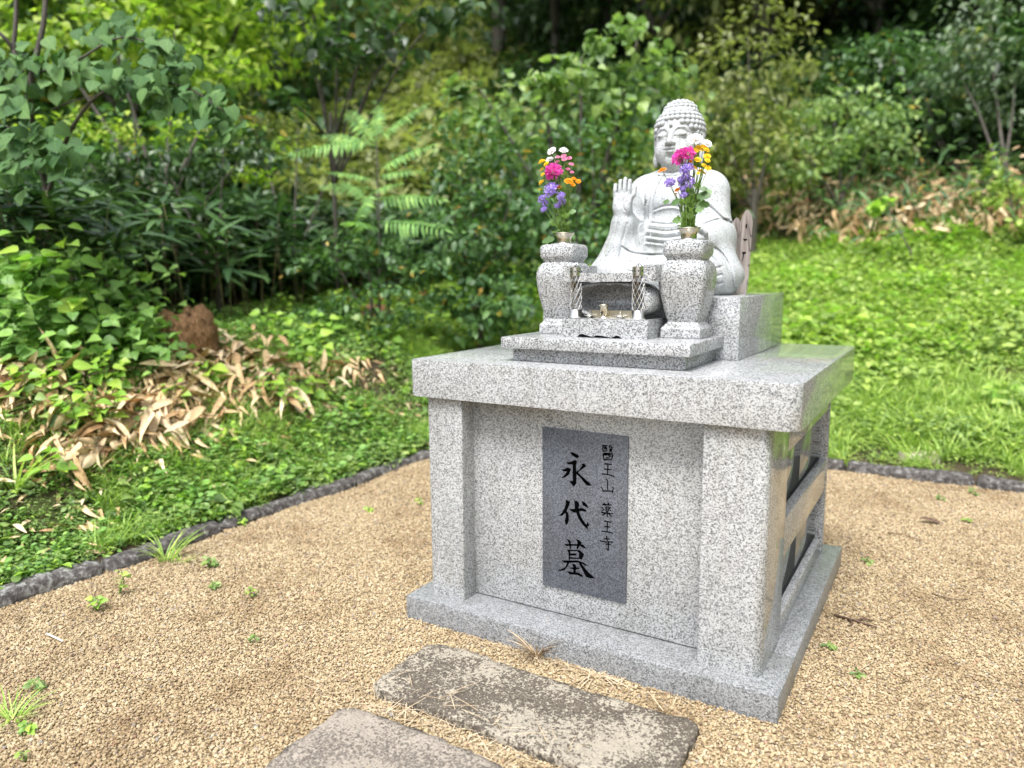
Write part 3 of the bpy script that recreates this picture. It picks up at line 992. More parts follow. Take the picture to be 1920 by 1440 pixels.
obj('foot_block', bm_mesh('foot_block', bm, GC), bur)
NR = 72


def ov(hw, hh, y, cz, scal=0.0, p=2.6):
    rg = []
    for k in range(NR):
        aa = 2 * pi * k / NR
        ca, sa = cos(aa), sin(aa)
        q = (abs(ca) ** p + abs(sa) ** p) ** (-1 / p)
        x, z = ca * q * hw, sa * q * hh
        if scal and sa > 0.15:
            z += scal * (abs(sin(x * pi / 0.074)) - 0.6) * min(1, (sa - .15) * 2)
        rg.append((x, y, cz + z))
    return rg


CZ = 0.148
v, f = loft([ov(.10, .04, .145, CZ), ov(.168, .070, .14, CZ), ov(.183, .0735, .10, CZ), ov(.187, .0738, .03, CZ), ov(.183, .0735, -.04, CZ), ov(.172, .071, -.062, CZ), ov(.150, .066, -.066, CZ, .010),
             ov(.146, .063, -.060, CZ, .010), ov(.148, .064, -.02, CZ), ov(.140, .060, .05, CZ), ov(.11, .045, .085, CZ), ov(.05, .02, .095, CZ)])
me = mesh('bowl', v, f, GC, True); me.set_sharp_from_angle(angle=R(55))
obj('bowl', me, bur)
bm = prism_bm(rrect(-.20, .20, -.085, .15, 0.006), .2225, .257, .004)
for s in (-1, 1):
    prism_bm(rrect(*sorted((s * .2005, s * .150)), -.083, .148, 0.004), .2565, .288, .004, bm=bm)
obj('top', bm_mesh('top', bm, GC), bur)

# metal tray with its fittings
ZB = ZT + .0745
tray = slab('incense_tray', -.172, .172, -.035, .022, 0, .003, M['steel'], None, bev=0.0008)
tray.location = (bx, 0.345, ZB)
tag(tray, 'thin metal tray lying on the foot of the incense burner', 'tray')
ZB += .0032
lan_mb = MB()
for s in (-1, 1):
    for k in range(9):
        a0 = 2 * pi * k / 9
        lan_mb.tube([(.0245 * cos(a0 + s * t * 2.6), .0245 * sin(a0 + s * t * 2.6), .032 + .138 * t) for t in np.linspace(0, 1, 15)], .0011, 4)
lat_me = lan_mb.mesh('lattice', M['steel'])
v, f = lathe([(.031, 0), (.031, .003), (.0255, .005), (.0255, .033), (.0235, .033), (.0235, .006)], 28, cap=False)
base_me = mesh('base_ring', v, f, M['steel'], True)
v, f = lathe([(.0255, .168), (.0255, .203), (.0235, .203), (.0235, .168)], 28, cap=False)
top_me = mesh('top_band', v, f, M['steel'], True); top_me.set_sharp_from_angle(angle=R(40))
mb = MB()
for k in range(10):
    a0 = 2 * pi * k / 10
    vv, ff = lathe([(.0, .0), (.0034, .0004), (.0034, .001), (.0, .0014)], 8, cap=False)
    rm = Matrix.Rotation(a0, 4, 'Z') @ Matrix.Translation((.0252, 0, .186)) @ Matrix.Rotation(pi / 2, 4, 'Y')
    mb.add([rm @ Vector(p) for p in vv], ff)
hole_me = mb.mesh('vent_holes', M['gap'])
mb = MB()
for k in range(3):
    a0 = 2 * pi * k / 3
    mb.tube([(.014 * cos(a0), .014 * sin(a0), .203), (.006 * cos(a0), .006 * sin(a0), .212), (.003 * cos(a0), .003 * sin(a0), .222)], [.002, .002, .003], 6)
knob_me = mb.mesh('finial', M['steel'], True)
v, f = lathe([(.0, .004), (.0085, .005), (.0085, .055), (.002, .058), (.001, .066)], 14, cap=False)
M['wax'] = flat('wax', (0.75, 0.72, 0.62), 0.5)
for x, lb in ((0.660, 'latticed metal candle lantern in front of the left vase'), (0.932, 'latticed metal candle lantern between the opening and the right vase')):
    t = empty('candle_lantern', (x, 0.345, ZB), label=lb, cat='candle lantern', group='metal lanterns on the tray')
    for nm, me in (('base_ring', base_me), ('lattice', lat_me), ('top_band', top_me), ('vent_holes', hole_me), ('finial', knob_me)):
        obj(nm, me, t)
v, f = lathe([(.0215, 0), (.0215, .002), (.0165, .004), (.0160, .007), (.0160, .046), (.0195, .049), (.0200, .053), (.0175, .0565), (.013, .057), (.0125, .04)], 28, cap=True)
hold = obj('incense_holder', mesh('incense_holder', v, f, M['brass'], True), None, (0.789, 0.337, ZB))
tag(hold, 'short brass cylinder for incense sticks on the metal tray', 'incense holder')
v, f = lathe([(.0, .0), (.0055, .0004), (.0055, .001), (.0, .0014)], 10, cap=False)
rm = Matrix.Translation((0.0, -.0168, .022)) @ Matrix.Rotation(pi / 2, 4, 'X')
obj('hole', mesh('hole', [(rm @ Vector(p))[:] for p in v], f, M['gap']), hold)
for x, lb in ((0.727, 'small candle dish with spike left of the brass cylinder'), (0.859, 'small candle dish with spike right of the brass cylinder')):
    v, f = lathe([(.010, 0), (.008, .004), (.021, .008), (.0235, .011), (.022, .012), (.012, .0095), (.002, .009)], 24)
    t = obj('candle_dish', mesh('candle_dish', v, f, M['steel'], True), None, (x, 0.335, ZB))
    tag(t, lb, 'candle dish', 'spiked candle dishes')
    v, f = lathe([(.0018, .008), (.0012, .028), (.0003, .036)], 8)
    obj('spike', mesh('spike', v, f, M['steel']), t)
mb = MB()
mb.box(-.086, .086, -.008, .008, 0.0, .0025); mb.box(-.086, .086, -.0085, -.0065, .0022, .030); mb.box(-.086, .086, .0065, .0085, .0022, .030); mb.box(-.088, -.0855, -.0085, .0085, 0.0005, .0305); mb.box(.0855, .088, -.0085, .0085, .0005, .0305)
t = obj('ash_trough', mb.mesh('ash_trough', M['brass']), None, (0.816, 0.3555, ZB))
tag(t, 'narrow metal trough at the mouth of the burner behind the brass cylinder', 'trough')

# wooden memorial tablets behind the statue
M['oldwood'] = noisy('weathered_wood', [(0.3, (0.15, 0.125, 0.11)), (0.55, (0.28, 0.245, 0.225)), (0.75, (0.40, 0.365, 0.335))], 9, 0.85, 8, 0.5, 0.004, stretch=(7, 7, 0.5))


def tablet(loc, rot, hgt, w, marks, label):
    hw = w / 2
    zs = [hgt - .13, hgt - .20, hgt - .27, hgt - .34]
    rgt = []
    for z in zs: rgt += [(hw, z + .009), (hw - .008, z), (hw, z - .003)]
    lft = []
    for z in reversed(zs): lft += [(-hw, z - .003), (-hw + .008, z), (-hw, z + .009)]
    pl = [(-hw * .8, 0), (hw * .8, 0)] + rgt[::-1] + [(hw, hgt - .06), (hw * .75, hgt - .028), (hw * .3, hgt - .006), (0, hgt), (-hw * .3, hgt - .006), (-hw * .75, hgt - .028), (-hw, hgt - .06)] + lft[::-1]
    bm = bmesh.new()
    a = [bm.verts.new((x, -.006, z)) for x, z in pl]; c = [bm.verts.new((x, .006, z)) for x, z in pl]
    fs = [bm.faces.new(a), bm.faces.new(c[::-1])]
    for i in range(len(pl)): bm.faces.new((a[i], c[i], c[(i + 1) % len(pl)], a[(i + 1) % len(pl)]))
    bmesh.ops.triangulate(bm, faces=fs)
    t = obj('wooden_tablet', bm_mesh('wooden_tablet', bm, M['oldwood']), None, loc, rot)
    tag(t, label, 'wooden tablet')
    if marks:
        for pts, ws in (([(0, hgt - .068), (0.001, hgt - .078), (0, hgt - .09)], (.003, .004, .003)), ([(-.009, hgt - .142), (-.001, hgt - .146), (.008, hgt - .143)], (.003, .005, .0035)), ([(-.010, hgt - .205), (-.004, hgt - .209), (.004, hgt - .208), (.007, hgt - .204)], (.003, .005, .005, .003)), ([(-.003, hgt - .21), (-.004, hgt - .23), (-.007, hgt - .25)], (.003, .002, .0015))):
            mb = MB()
            n = len(pts); v = []
            for i, (x, z) in enumerate(pts):
                tx = np.array(pts[min(i + 1, n - 1)]) - np.array(pts[max(i - 1, 0)]); tx = tx / np.linalg.norm(tx)
                v += [(x - tx[1] * ws[i], -.0065, z + tx[0] * ws[i]), (x + tx[1] * ws[i], -.0065, z - tx[0] * ws[i])]
            mb.add(v, [(2 * i, 2 * i + 2, 2 * i + 3, 2 * i + 1) for i in range(n - 1)])
            obj('ink_mark', mb.mesh('ink_mark', M['paint']), t)
    return t


tablet((1.094, 1.30, 1.4065), (R(-3), R(1.8), R(6)), 0.402, .057, True, 'grey wooden memorial tablet with black ink marks beside the buddha')
tablet((1.043, 1.335, 1.4065), (R(-3), R(0.8), R(6)), 0.37, .055, False, 'second wooden tablet mostly hidden behind the buddha arm')
# ------------------------------------------------------------------ the seated buddha, carved as one distance field
class Field:
    def __init__(s, lo, hi, h):
        s.lo = np.array(lo, float); s.h = h
        s.n = np.ceil((np.array(hi) - s.lo) / h).astype(int) + 1
        s.ax = [(s.lo[i] + h * np.arange(s.n[i])).astype(np.float32) for i in range(3)]
        s.d = np.full(s.n, 1.0, np.float32)
    def sub(s, lo, hi):
        a = np.clip(np.floor((np.array(lo) - s.lo) / s.h).astype(int), 0, s.n)
        b = np.clip(np.ceil((np.array(hi) - s.lo) / s.h).astype(int) + 1, 0, s.n)
        sl = tuple(slice(i, j) for i, j in zip(a, b))
        X = s.ax[0][sl[0]][:, None, None]; Y = s.ax[1][sl[1]][None, :, None]; Z = s.ax[2][sl[2]][None, None, :]
        return sl, X, Y, Z
    def put(s, sl, e, k, op):
        a = s.d[sl]
        if op == 'add':
            q = np.maximum(k - np.abs(a - e), 0) / max(k, 1e-6)
            s.d[sl] = np.minimum(a, e) - q * q * k * 0.25
        else:
            e = -e
            q = np.maximum(k - np.abs(a - e), 0) / max(k, 1e-6)
            s.d[sl] = np.maximum(a, e) + q * q * k * 0.25
    def ell(s, c, r, k=0.02, op='add', rot=None):
        m_ = max(r) * 1.0 + k + 0.015
        mr = np.array([m_] * 3) if rot is not None else np.array(r) + k + .015
        sl, X, Y, Z = s.sub(np.array(c) - mr, np.array(c) + mr)
        X = X - c[0]; Y = Y - c[1]; Z = Z - c[2]
        if rot is not None:
            mt_ = np.array(Euler(rot).to_matrix()).T
            X, Y, Z = (mt_[i, 0] * X + mt_[i, 1] * Y + mt_[i, 2] * Z for i in range(3))
        k0 = np.sqrt((X / r[0]) ** 2 + (Y / r[1]) ** 2 + (Z / r[2]) ** 2)
        k1 = np.sqrt((X / r[0] ** 2) ** 2 + (Y / r[1] ** 2) ** 2 + (Z / r[2] ** 2) ** 2)
        s.put(sl, (k0 * (k0 - 1) / np.maximum(k1, 1e-6)).astype(np.float32), k, op)
    def cap(s, pts, rad, k=0.01, op='add'):
        """tapered tube through points"""
        pts = [np.array(p, float) for p in pts]
        if not isinstance(rad, (list, tuple)): rad = [rad] * len(pts)
        mr = max(rad) + k + .015
        P = np.array(pts)
        sl, X, Y, Z = s.sub(P.min(0) - mr, P.max(0) + mr)
        best = None
        for a, b, ra, rb in zip(pts[:-1], pts[1:], rad[:-1], rad[1:]):
            ab = b - a; L2 = max(ab @ ab, 1e-9)
            t = np.clip(((X - a[0]) * ab[0] + (Y - a[1]) * ab[1] + (Z - a[2]) * ab[2]) / L2, 0, 1)
            e = np.sqrt((X - a[0] - t * ab[0]) ** 2 + (Y - a[1] - t * ab[1]) ** 2 + (Z - a[2] - t * ab[2]) ** 2) - (ra + (rb - ra) * t)
            best = e if best is None else np.minimum(best, e)
        s.put(sl, best.astype(np.float32), k, op)
    def groove(s, pts, w, depth, ylo=-1, yhi=1, n=24):
        """a line cut (depth > 0) or raised (depth < 0) on the front, drawn in x, z"""
        P = np.array(spline([(p[0], p[1]) for p in pts], n))
        sl, X, Y, Z = s.sub((P[:, 0].min() - 3 * w, ylo, P[:, 1].min() - 3 * w), (P[:, 0].max() + 3 * w, yhi, P[:, 1].max() + 3 * w))
        x = s.ax[0][sl[0]][:, None]; z = s.ax[2][sl[2]][None, :]
        best = None
        for a, b in zip(P[:-1], P[1:]):
            ab = b - a; L2 = max(ab @ ab, 1e-12)
            t = np.clip(((x - a[0]) * ab[0] + (z - a[1]) * ab[1]) / L2, 0, 1)
            e = (x - a[0] - t * ab[0]) ** 2 + (z - a[1] - t * ab[1]) ** 2
            best = e if best is None else np.minimum(best, e)
        s.d[sl] += (depth * np.exp(-best / (w * w)))[:, None, :].astype(np.float32)
    def surface(s):
        """naive surface nets"""
        d = s.d; ins = d < 0
        n0, n1, n2 = np.array(d.shape) - 1
        cnt = np.zeros((n0, n1, n2), np.int8)
        for dx in (0, 1):
            for dy in (0, 1):
                for dz in (0, 1):
                    cnt += ins[dx:dx + n0, dy:dy + n1, dz:dz + n2]
        act = (cnt > 0) & (cnt < 8)
        idx = np.full(act.shape, -1, np.int64)
        ci = np.argwhere(act)
        idx[act] = np.arange(len(ci))
        acc = np.zeros((len(ci), 3)); w = np.zeros(len(ci))
        for ax_ in range(3):
            for o1 in (0, 1):
                for o2 in (0, 1):
                    off = [0, 0, 0]; oth = [i for i in range(3) if i != ax_]
                    off[oth[0]], off[oth[1]] = o1, o2
                    p = ci + off; q = p.copy(); q[:, ax_] += 1
                    da = d[p[:, 0], p[:, 1], p[:, 2]]; db = d[q[:, 0], q[:, 1], q[:, 2]]
                    cr_ = (da < 0) != (db < 0)
                    t = np.where(cr_, da / np.where(cr_, da - db, 1), 0)
                    pos = p.astype(float); pos[:, ax_] += t
                    acc += pos * cr_[:, None]; w += cr_
        V = acc / w[:, None] * s.h + s.lo
        F = []
        for ax_ in range(3):
            oth = [(1, 2), (2, 0), (0, 1)][ax_]
            sa = [slice(None)] * 3; sb = [slice(None)] * 3
            sa[ax_] = slice(0, -1); sb[ax_] = slice(1, None)
            a = ins[tuple(sa)]; b_ = ins[tuple(sb)]
            e = np.argwhere(a != b_)
            ok = np.ones(len(e), bool)
            for o in oth: ok &= (e[:, o] > 0) & (e[:, o] < d.shape[o] - 1)
            e = e[ok]
            fl = a[e[:, 0], e[:, 1], e[:, 2]]
            q = []
            for (u_, v_) in ((-1, -1), (0, -1), (0, 0), (-1, 0)):
                c = e.copy(); c[:, oth[0]] += u_; c[:, oth[1]] += v_
                q.append(idx[c[:, 0], c[:, 1], c[:, 2]])
            q = np.stack(q, 1)
            q[~fl] = q[~fl][:, ::-1]
            F.append(q)
        F = np.concatenate(F)
        F = F[(F >= 0).all(1)]
        return V, F


def build_buddha():
    S = Field((-.42, -.34, -.012), (.42, .32, .96), 0.0032)
    # folded legs under the robe
    for s in (-1, 1):
        S.ell((.205 * s, -.085, .085), (.165, .165, .092), .04)
        S.cap([(.28 * s, -.15, .07), (.05 * s, -.245, .07), (-.08 * s, -.245, .068)], [.07, .072, .06], .05)
    S.ell((0, -.05, .085), (.30, .20, .10), .05)
    S.ell((0, .13, .10), (.275, .17, .15), .06)
    # trunk
    S.ell((0, .075, .385), (.205, .130, .23), .06)
    S.ell((0, .015, .25), (.185, .135, .13), .05)
    S.cap([(-.150, .08, .492), (.150, .08, .492)], .088, .05)
    S.ell((0, .01, .44), (.15, .085, .085), .05)
    # arms
    for s in (-1, 1):
        S.cap([(.165 * s, .08, .465), (.203 * s, .03, .27)], [.082, .080], .04)
    # raised right arm, sleeve hanging to the lap
    S.cap([(-.21, .02, .265), (-.178, -.155, .335)], [.075, .05], .04)
    S.cap([(-.178, -.155, .335), (-.175, -.17, .39)], [.046, .036], .02)
    S.cap([(-.18, -.145, .325), (-.205, -.16, .22), (-.235, -.16, .12)], [.052, .068, .088], .045)
    S.cap([(-.15, -.09, .30), (-.13, -.13, .20), (-.12, -.15, .14)], [.05, .05, .06], .045)
    # left arm resting, broad sleeve falling over the knee
    S.cap([(.215, .02, .265), (.215, -.20, .235)], [.085, .058], .04)
    S.ell((.222, -.06, .16), (.095, .165, .165), .04)
    S.ell((.238, -.11, .10), (.108, .155, .12), .04)
    # left hand holding a small jar
    S.cap([(.212, -.19, .24), (.205, -.25, .243)], [.040, .036], .02)
    S.ell((.200, -.262, .246), (.046, .046, .024), .015)
    S.ell((.203, -.262, .282), (.030, .030, .028), .006)
    for i, (x, y) in enumerate(((.158, -.272), (.163, -.292), (.176, -.305), (.195, -.310))):
        S.cap([(x + .02, y + .02, .238), (x, y, .25), (x + .006, y + .008, .278)], [.0115, .011, .0095], .005)
    S.cap([(.236, -.245, .25), (.247, -.27, .268), (.232, -.285, .286)], [.014, .0125, .0105], .006)
    # raised right hand, palm forward
    S.ell((-.172, -.185, .430), (.050, .022, .056), .02)
    S.ell((-.176, -.178, .395), (.042, .028, .034), .02)
    S.ell((-.143, -.196, .412), (.019, .017, .036), .014)
    S.ell((-.203, -.192, .412), (.015, .014, .034), .012)
    for x, zt, r in ((-.2105, .520, .0108), (-.1865, .537, .0118), (-.1625, .545, .0122), (-.139, .535, .0118)):
        S.cap([(x * .96 - .007, -.186, .445), (x, -.190, .485), (x, -.186, zt - r)], [r * 1.05, r, r * .86], .004)
    S.cap([(-.132, -.196, .425), (-.116, -.196, .462), (-.113, -.190, .492)], [.0145, .0125, .010], .006)
    S.groove([(-.150, .388), (-.163, .405), (-.161, .435), (-.145, .455)], .0028, .0035, -.24, -.18)
    for x in (-.198, -.1745, -.151):
        S.groove([(x, .470), (x, .50), (x, .525)], .0020, .004, -.24, -.17)
    # neck
    S.cap([(0, .07, .53), (0, .078, .64)], [.075, .066], .02)
    # robe: raised edges and cut folds on the front
    for sx in (-1, 1):
        S.groove([(sx * .070, .560), (sx * .086, .50), (sx * .098, .43), (sx * .104, .35), (sx * .10, .29)], .006, .007, -.25, .06)
        S.groove([(sx * .040, .565), (sx * .054, .50), (sx * .064, .43), (sx * .068, .36), (sx * .064, .285)], .0045, .008, -.25, .06)
        S.groove([(sx * .055, .56), (sx * .071, .49), (sx * .083, .42), (sx * .086, .35), (sx * .082, .29)], .011, -.006, -.25, .06)
        S.groove([(sx * .118, .555), (sx * .128, .48), (sx * .120, .42)], .005, .005, -.20, .05)
    S.groove([(-.062, .398), (-.02, .410), (.03, .412), (.07, .402)], .0045, .007, -.25, .05)
    S.groove([(-.062, .388), (-.02, .399), (.03, .401), (.07, .390)], .006, -.005, -.25, .05)
    for z, dz in ((.330, .012), (.298, .014), (.268, .014), (.243, .012)):
        S.groove([(-.075, z + dz * .6), (-.03, z), (.02, z - dz * .4), (.07, z), (.11, z + dz * .6)], .005, .008, -.3, .02)
        S.groove([(-.075, z + dz * .6 - .011), (-.03, z - .011), (.02, z - dz * .4 - .011), (.07, z - .011), (.11, z + dz * .6 - .011)], .006, -.006, -.3, .02)
    S.groove([(-.165, .222), (-.125, .196), (-.06, .186), (.04, .190), (.12, .206)], .0045, .008, -.35, -.05)
    S.groove([(-.112, .44), (-.122, .40), (-.118, .345), (-.116, .275), (-.10, .22)], .0055, .010, -.30, .03)
    S.groove([(-.094, .36), (-.093, .29)], .004, .007, -.3, .0)
    S.groove([(.150, .430), (.195, .395), (.25, .345), (.30, .315)], .0055, .011, -.25, .06)
    S.groove([(.155, .30), (.19, .325), (.245, .342), (.29, .330)], .0055, .009, -.25, .02)
    S.groove([(.235, .235), (.285, .195), (.325, .14), (.345, .08), (.345, .02)], .005, .009, -.30, .1)
    S.groove([(.222, .222), (.270, .183), (.308, .13), (.326, .075), (.326, .02)], .007, -.006, -.30, .1)
    for z in (.12, .085, .05):
        S.groove([(.235, z + .01), (.275, z - .004), (.312, z + .006)], .0045, .006, -.34, .0)
    S.groove([(-.115, .155), (-.118, .130), (-.095, .110), (-.06, .108)], .004, .006, -.36, -.1)
    S.groove([(-.32, .075), (-.22, .062), (-.10, .085)], .0045, .007, -.36, -.08)
    S.groove([(-.05, .165), (-.055, .10), (-.03, .03)], .004, .006, -.36, -.1)
    S.groove([(-.17, .045), (-.05, .035), (.12, .04)], .0045, .006, -.36, -.1)
    for x0, x1 in ((-.235, -.262), (-.205, -.228), (-.165, -.172)):
        S.groove([(x0 + .02, .33), (x0, .25), (x1, .16)], .0045, .005, -.32, -.08)
    # head
    S.ell((0, .085, .760), (.104, .120, .118), .02)
    S.ell((0, .048, .690), (.093, .092, .104), .03)
    S.ell((0, .000, .618), (.040, .036, .030), .03)
    for s in (-1, 1):
        S.ell((.044 * s, .005, .668), (.042, .038, .046), .03)
        S.ell((.112 * s, .088, .715), (.013, .026, .050), .012)
        S.ell((.113 * s, .083, .645), (.014, .017, .034), .012)
        S.groove([(.112 * s, .75), (.114 * s, .70)], .006, .003, .02, .12)
    # hair cap
    hair = Field((-.42, -.34, -.012), (.42, .32, .96), 0.0032)
    hair.ell((0, .092, .770), (.110, .123, .111), .01)
    hair.ell((0, .092, .858), (.074, .076, .052), .035)
    Y = S.ax[1][None, :, None]; Z = S.ax[2][None, None, :]
    zh = .805 - 1.02 * np.maximum(0, Y + .035)
    hair.d = np.maximum(hair.d, ((zh - Z) * 0.7).astype(np.float32))
    q = np.maximum(.004 - np.abs(S.d - hair.d), 0) / .004
    S.d = np.minimum(S.d, hair.d) - q * q * .001
    # features
    for s in (-1, 1):
        S.cap([(.012 * s, -.036, .752), (.030 * s, -.030, .770), (.055 * s, -.020, .772), (.082 * s, .010, .752)], [.0045, .0055, .0055, .004], .008)
        S.ell((.043 * s, -.024, .738), (.028, .016, .0165), .006)
        S.cap([(.016 * s, -.036, .733), (.030 * s, -.042, .7285), (.046 * s, -.041, .7280), (.072 * s, -.020, .735)], [.0028, .0042, .0044, .0026], .002, 'sub')
        S.cap([(.014 * s, -.040, .748), (.030 * s, -.034, .7605), (.050 * s, -.027, .7605), (.076 * s, .000, .745)], [.0016, .0026, .0026, .0016], .003, 'sub')
        S.cap([(.010 * s, -.060, .6935), (.019 * s, -.048, .6935)], [.0025, .0025], .003, 'sub')
        S.ell((.0145 * s, -.046, .701), (.0105, .011, .009), .006)
        S.cap([(.020 * s, -.040, .690), (.034 * s, -.032, .668)], [.0015, .0025], .006, 'sub')
    S.cap([(0, -.036, .755), (0, -.046, .728), (0, -.058, .705)], [.0085, .010, .0125], .012)
    S.ell((0, -.0415, .783), (.0085, .007, .0085), .003)
    S.cap([(-.028, -.036, .6755), (-.012, -.047, .679), (0, -.048, .677), (.012, -.047, .679), (.028, -.036, .6755)], [.003, .006, .0055, .006, .003], .004)
    S.cap([(-.024, -.035, .665), (0, -.047, .6615), (.024, -.035, .665)], [.004, .0075, .004], .004)
    S.cap([(-.031, -.040, .6715), (0, -.058, .6695), (.031, -.040, .6715)], [.0028, .0036, .0028], .002, 'sub')
    S.cap([(-.02, -.040, .640), (.02, -.040, .640)], .004, .01, 'sub')
    for z in (.575, .556):
        S.groove([(-.07, z + .006), (0, z - .004), (.07, z + .006)], .0030, .006, -.05, .08)
    # flat underside
    S.d = np.maximum(S.d, (-Z * np.ones_like(S.d)).astype(np.float32))
    return S.surface()


V, F = build_buddha()
BX, BY, BZ = 0.806, 1.08, 1.4065
bud = empty('buddha_statue', (BX, BY, BZ), label='seated pale granite buddha with its right palm raised', cat='buddha statue')
me = mesh('body', V, F, M['statue'], True)
obj('body', me, bud)
bm = bmesh.new()
bmesh.ops.create_icosphere(bm, subdivisions=2, radius=1)
for v in bm.verts:
    a = math.atan2(v.co.y, v.co.x)
    rr = math.hypot(v.co.x, v.co.y)
    k = 1 + 0.07 * math.sin(a + 7 * rr)
    v.co = Vector((v.co.x * k, v.co.y * k, v.co.z * (0.95 if v.co.z > 0 else .5)))
curl = bm_mesh('hair_curl', bm, M['statue'], True)


def curls(c, r, rows, sz, zmin, test):
    for j, ph in enumerate(rows):
        rad = cos(ph)
        cnt = max(1, int(round(2 * pi * rad * (r[0] + r[1]) / 2 / (sz * 1.82))))
        for i in range(cnt):
            a = 2 * pi * (i + 0.5 * (j % 2)) / cnt
            p = np.array([c[0] + r[0] * rad * cos(a), c[1] + r[1] * rad * sin(a), c[2] + r[2] * sin(ph)])
            if not test(p): continue
            nrm = Vector(((p[0] - c[0]) / r[0] ** 2, (p[1] - c[1]) / r[1] ** 2, (p[2] - c[2]) / r[2] ** 2)).normalized()
            e = nrm.to_track_quat('Z', 'Y').to_euler()
            k = sz * random.uniform(.94, 1.06)
            obj('hair_curl', curl, bud, p, e, (k, k, k))


curls((0, .092, .770), (.111, .124, .112), np.arange(-1.0, 1.15, .205), .0140, .6, lambda p: p[2] > .808 - 1.02 * max(0, p[1] + .035) and ((p[0] / .074) ** 2 + ((p[1] - .092) / .076) ** 2 > .85 or p[2] < .84) and p[2] > .63)
curls((0, .092, .858), (.074, .076, .052), list(np.arange(.05, 1.5, .34)), .0125, .85, lambda p: True)
# ------------------------------------------------------------------ cut flowers in the two cups
M['petal_white'] = petal_mat('petal_white', (0.86, 0.84, 0.82), (0.95, 0.94, 0.95))
M['petal_magenta'] = petal_mat('petal_magenta', (0.86, 0.07, 0.50), (0.98, 0.25, 0.72))
M['petal_pink'] = petal_mat('petal_pink', (0.80, 0.22, 0.42), (0.92, 0.42, 0.58))
M['petal_yellow'] = petal_mat('petal_yellow', (0.85, 0.50, 0.015), (0.95, 0.70, 0.05))
M['petal_orange'] = petal_mat('petal_orange', (0.85, 0.26, 0.01), (0.95, 0.42, 0.02))
M['petal_purple'] = petal_mat('petal_purple', (0.36, 0.25, 0.70), (0.60, 0.48, 0.88))
M['eye_yellow'] = flat('flower_eye', (0.75, 0.40, 0.03), 0.8)
M['stem'] = leaf_mat('flower_stem', (0.07, 0.13, 0.03), (0.10, 0.19, 0.04), (0.15, 0.26, 0.06), 0.2)
M['cut_leaf'] = leaf_mat('cut_flower_leaf', (0.05, 0.10, 0.035), (0.09, 0.17, 0.06), (0.16, 0.26, 0.12), 0.3)


def petals(mb, n, r0, r1, w, tilt, z0=0.0, jit=0.1, mi=0, off=0.0):
    """a ring of cupped petals round +Z"""
    for i in range(n):
        a = 2 * pi * (i + off) / n + random.uniform(-jit, jit)
        tl = tilt + random.uniform(-jit, jit)
        ln = (r1 - r0) * random.uniform(.9, 1.08)
        ca, sa = cos(a), sin(a)
        rows = []
        for (t, k) in ((0, .35), (.35, .9), (.75, 1.0), (1.0, .55)):
            rr = r0 + ln * t * cos(tl); zz = z0 + ln * t * sin(tl) - 0.18 * ln * t * t
            ww = w * k
            rows.append([(rr * ca - s * ww * sa, rr * sa + s * ww * ca, zz + (0.25 * ww if s else 0)) for s in (-1, 0, 1)])
        v = [p for q in rows for p in q]
        f = []
        for k in range(3):
            for c in range(2):
                f.append((k * 3 + c, k * 3 + c + 1, k * 3 + 4 + c, k * 3 + 3 + c))
        mb.add(v, f, mi)


def dome(mb, r, h, z, mi, n=8):
    v, f = lathe([(r * cos(t), z + h * sin(t)) for t in (0, .5, 1.0, 1.5)], n, cap=True)
    mb.add(v, f, mi)


def daisy_me():
    mb = MB()
    petals(mb, 13, .12, 1.0, .15, .35, off=0); petals(mb, 11, .10, .86, .14, .75, .05, off=.5); petals(mb, 8, .08, .6, .12, 1.1, .08)
    dome(mb, .2, .15, .05, 1)
    return mb.mesh('daisy', [M['petal_white'], M['eye_yellow']], True)


def mum_me(nm, mat):
    mb = MB()
    petals(mb, 14, .45, 1.05, .18, .15, -.05); petals(mb, 12, .3, .85, .17, .5, .08, off=.5); petals(mb, 8, .1, .55, .16, .9, .15)
    dome(mb, .55, .35, .02, 0)
    return mb.mesh(nm, [mat], True)


def carnation_me():
    mb = MB()
    r = np.random.default_rng(5)
    for i in range(46):
        d = r.normal(size=3); d[2] = abs(d[2]) * .9 + .05; d /= np.linalg.norm(d)
        c = d * r.uniform(.35, .62)
        t = Vector(d).orthogonal().normalized(); t.rotate(Matrix.Rotation(r.uniform(0, 6.28), 3, Vector(d)))
        b_ = Vector(d).cross(t)
        nu = 7
        v = []
        wv = r.uniform(.24, .40)
        for u_ in range(nu):
            s_ = u_ / (nu - 1) * 2 - 1
            for q in range(3):
                tt = q / 2
                h = tt * r.uniform(.36, .46)
                p = Vector(c) + t * (s_ * wv * (.45 + .55 * tt)) + b_ * (0.13 * tt * sin(u_ * 2.4 + i) + .10 * s_ * s_) + Vector(d) * (h - .12 * abs(s_))
                v.append(p[:])
        f = [(u_ * 3 + q, u_ * 3 + q + 1, u_ * 3 + q + 4, u_ * 3 + q + 3) for u_ in range(nu - 1) for q in range(2)]
        mb.add(v, f, 0)
    v, f = lathe([(.18, -.55), (.24, -.3), (.34, -.02), (.30, .05)], 8)
    mb.add(v, f, 1)
    return mb.mesh('carnation', [M['petal_magenta'], M['stem']], True)


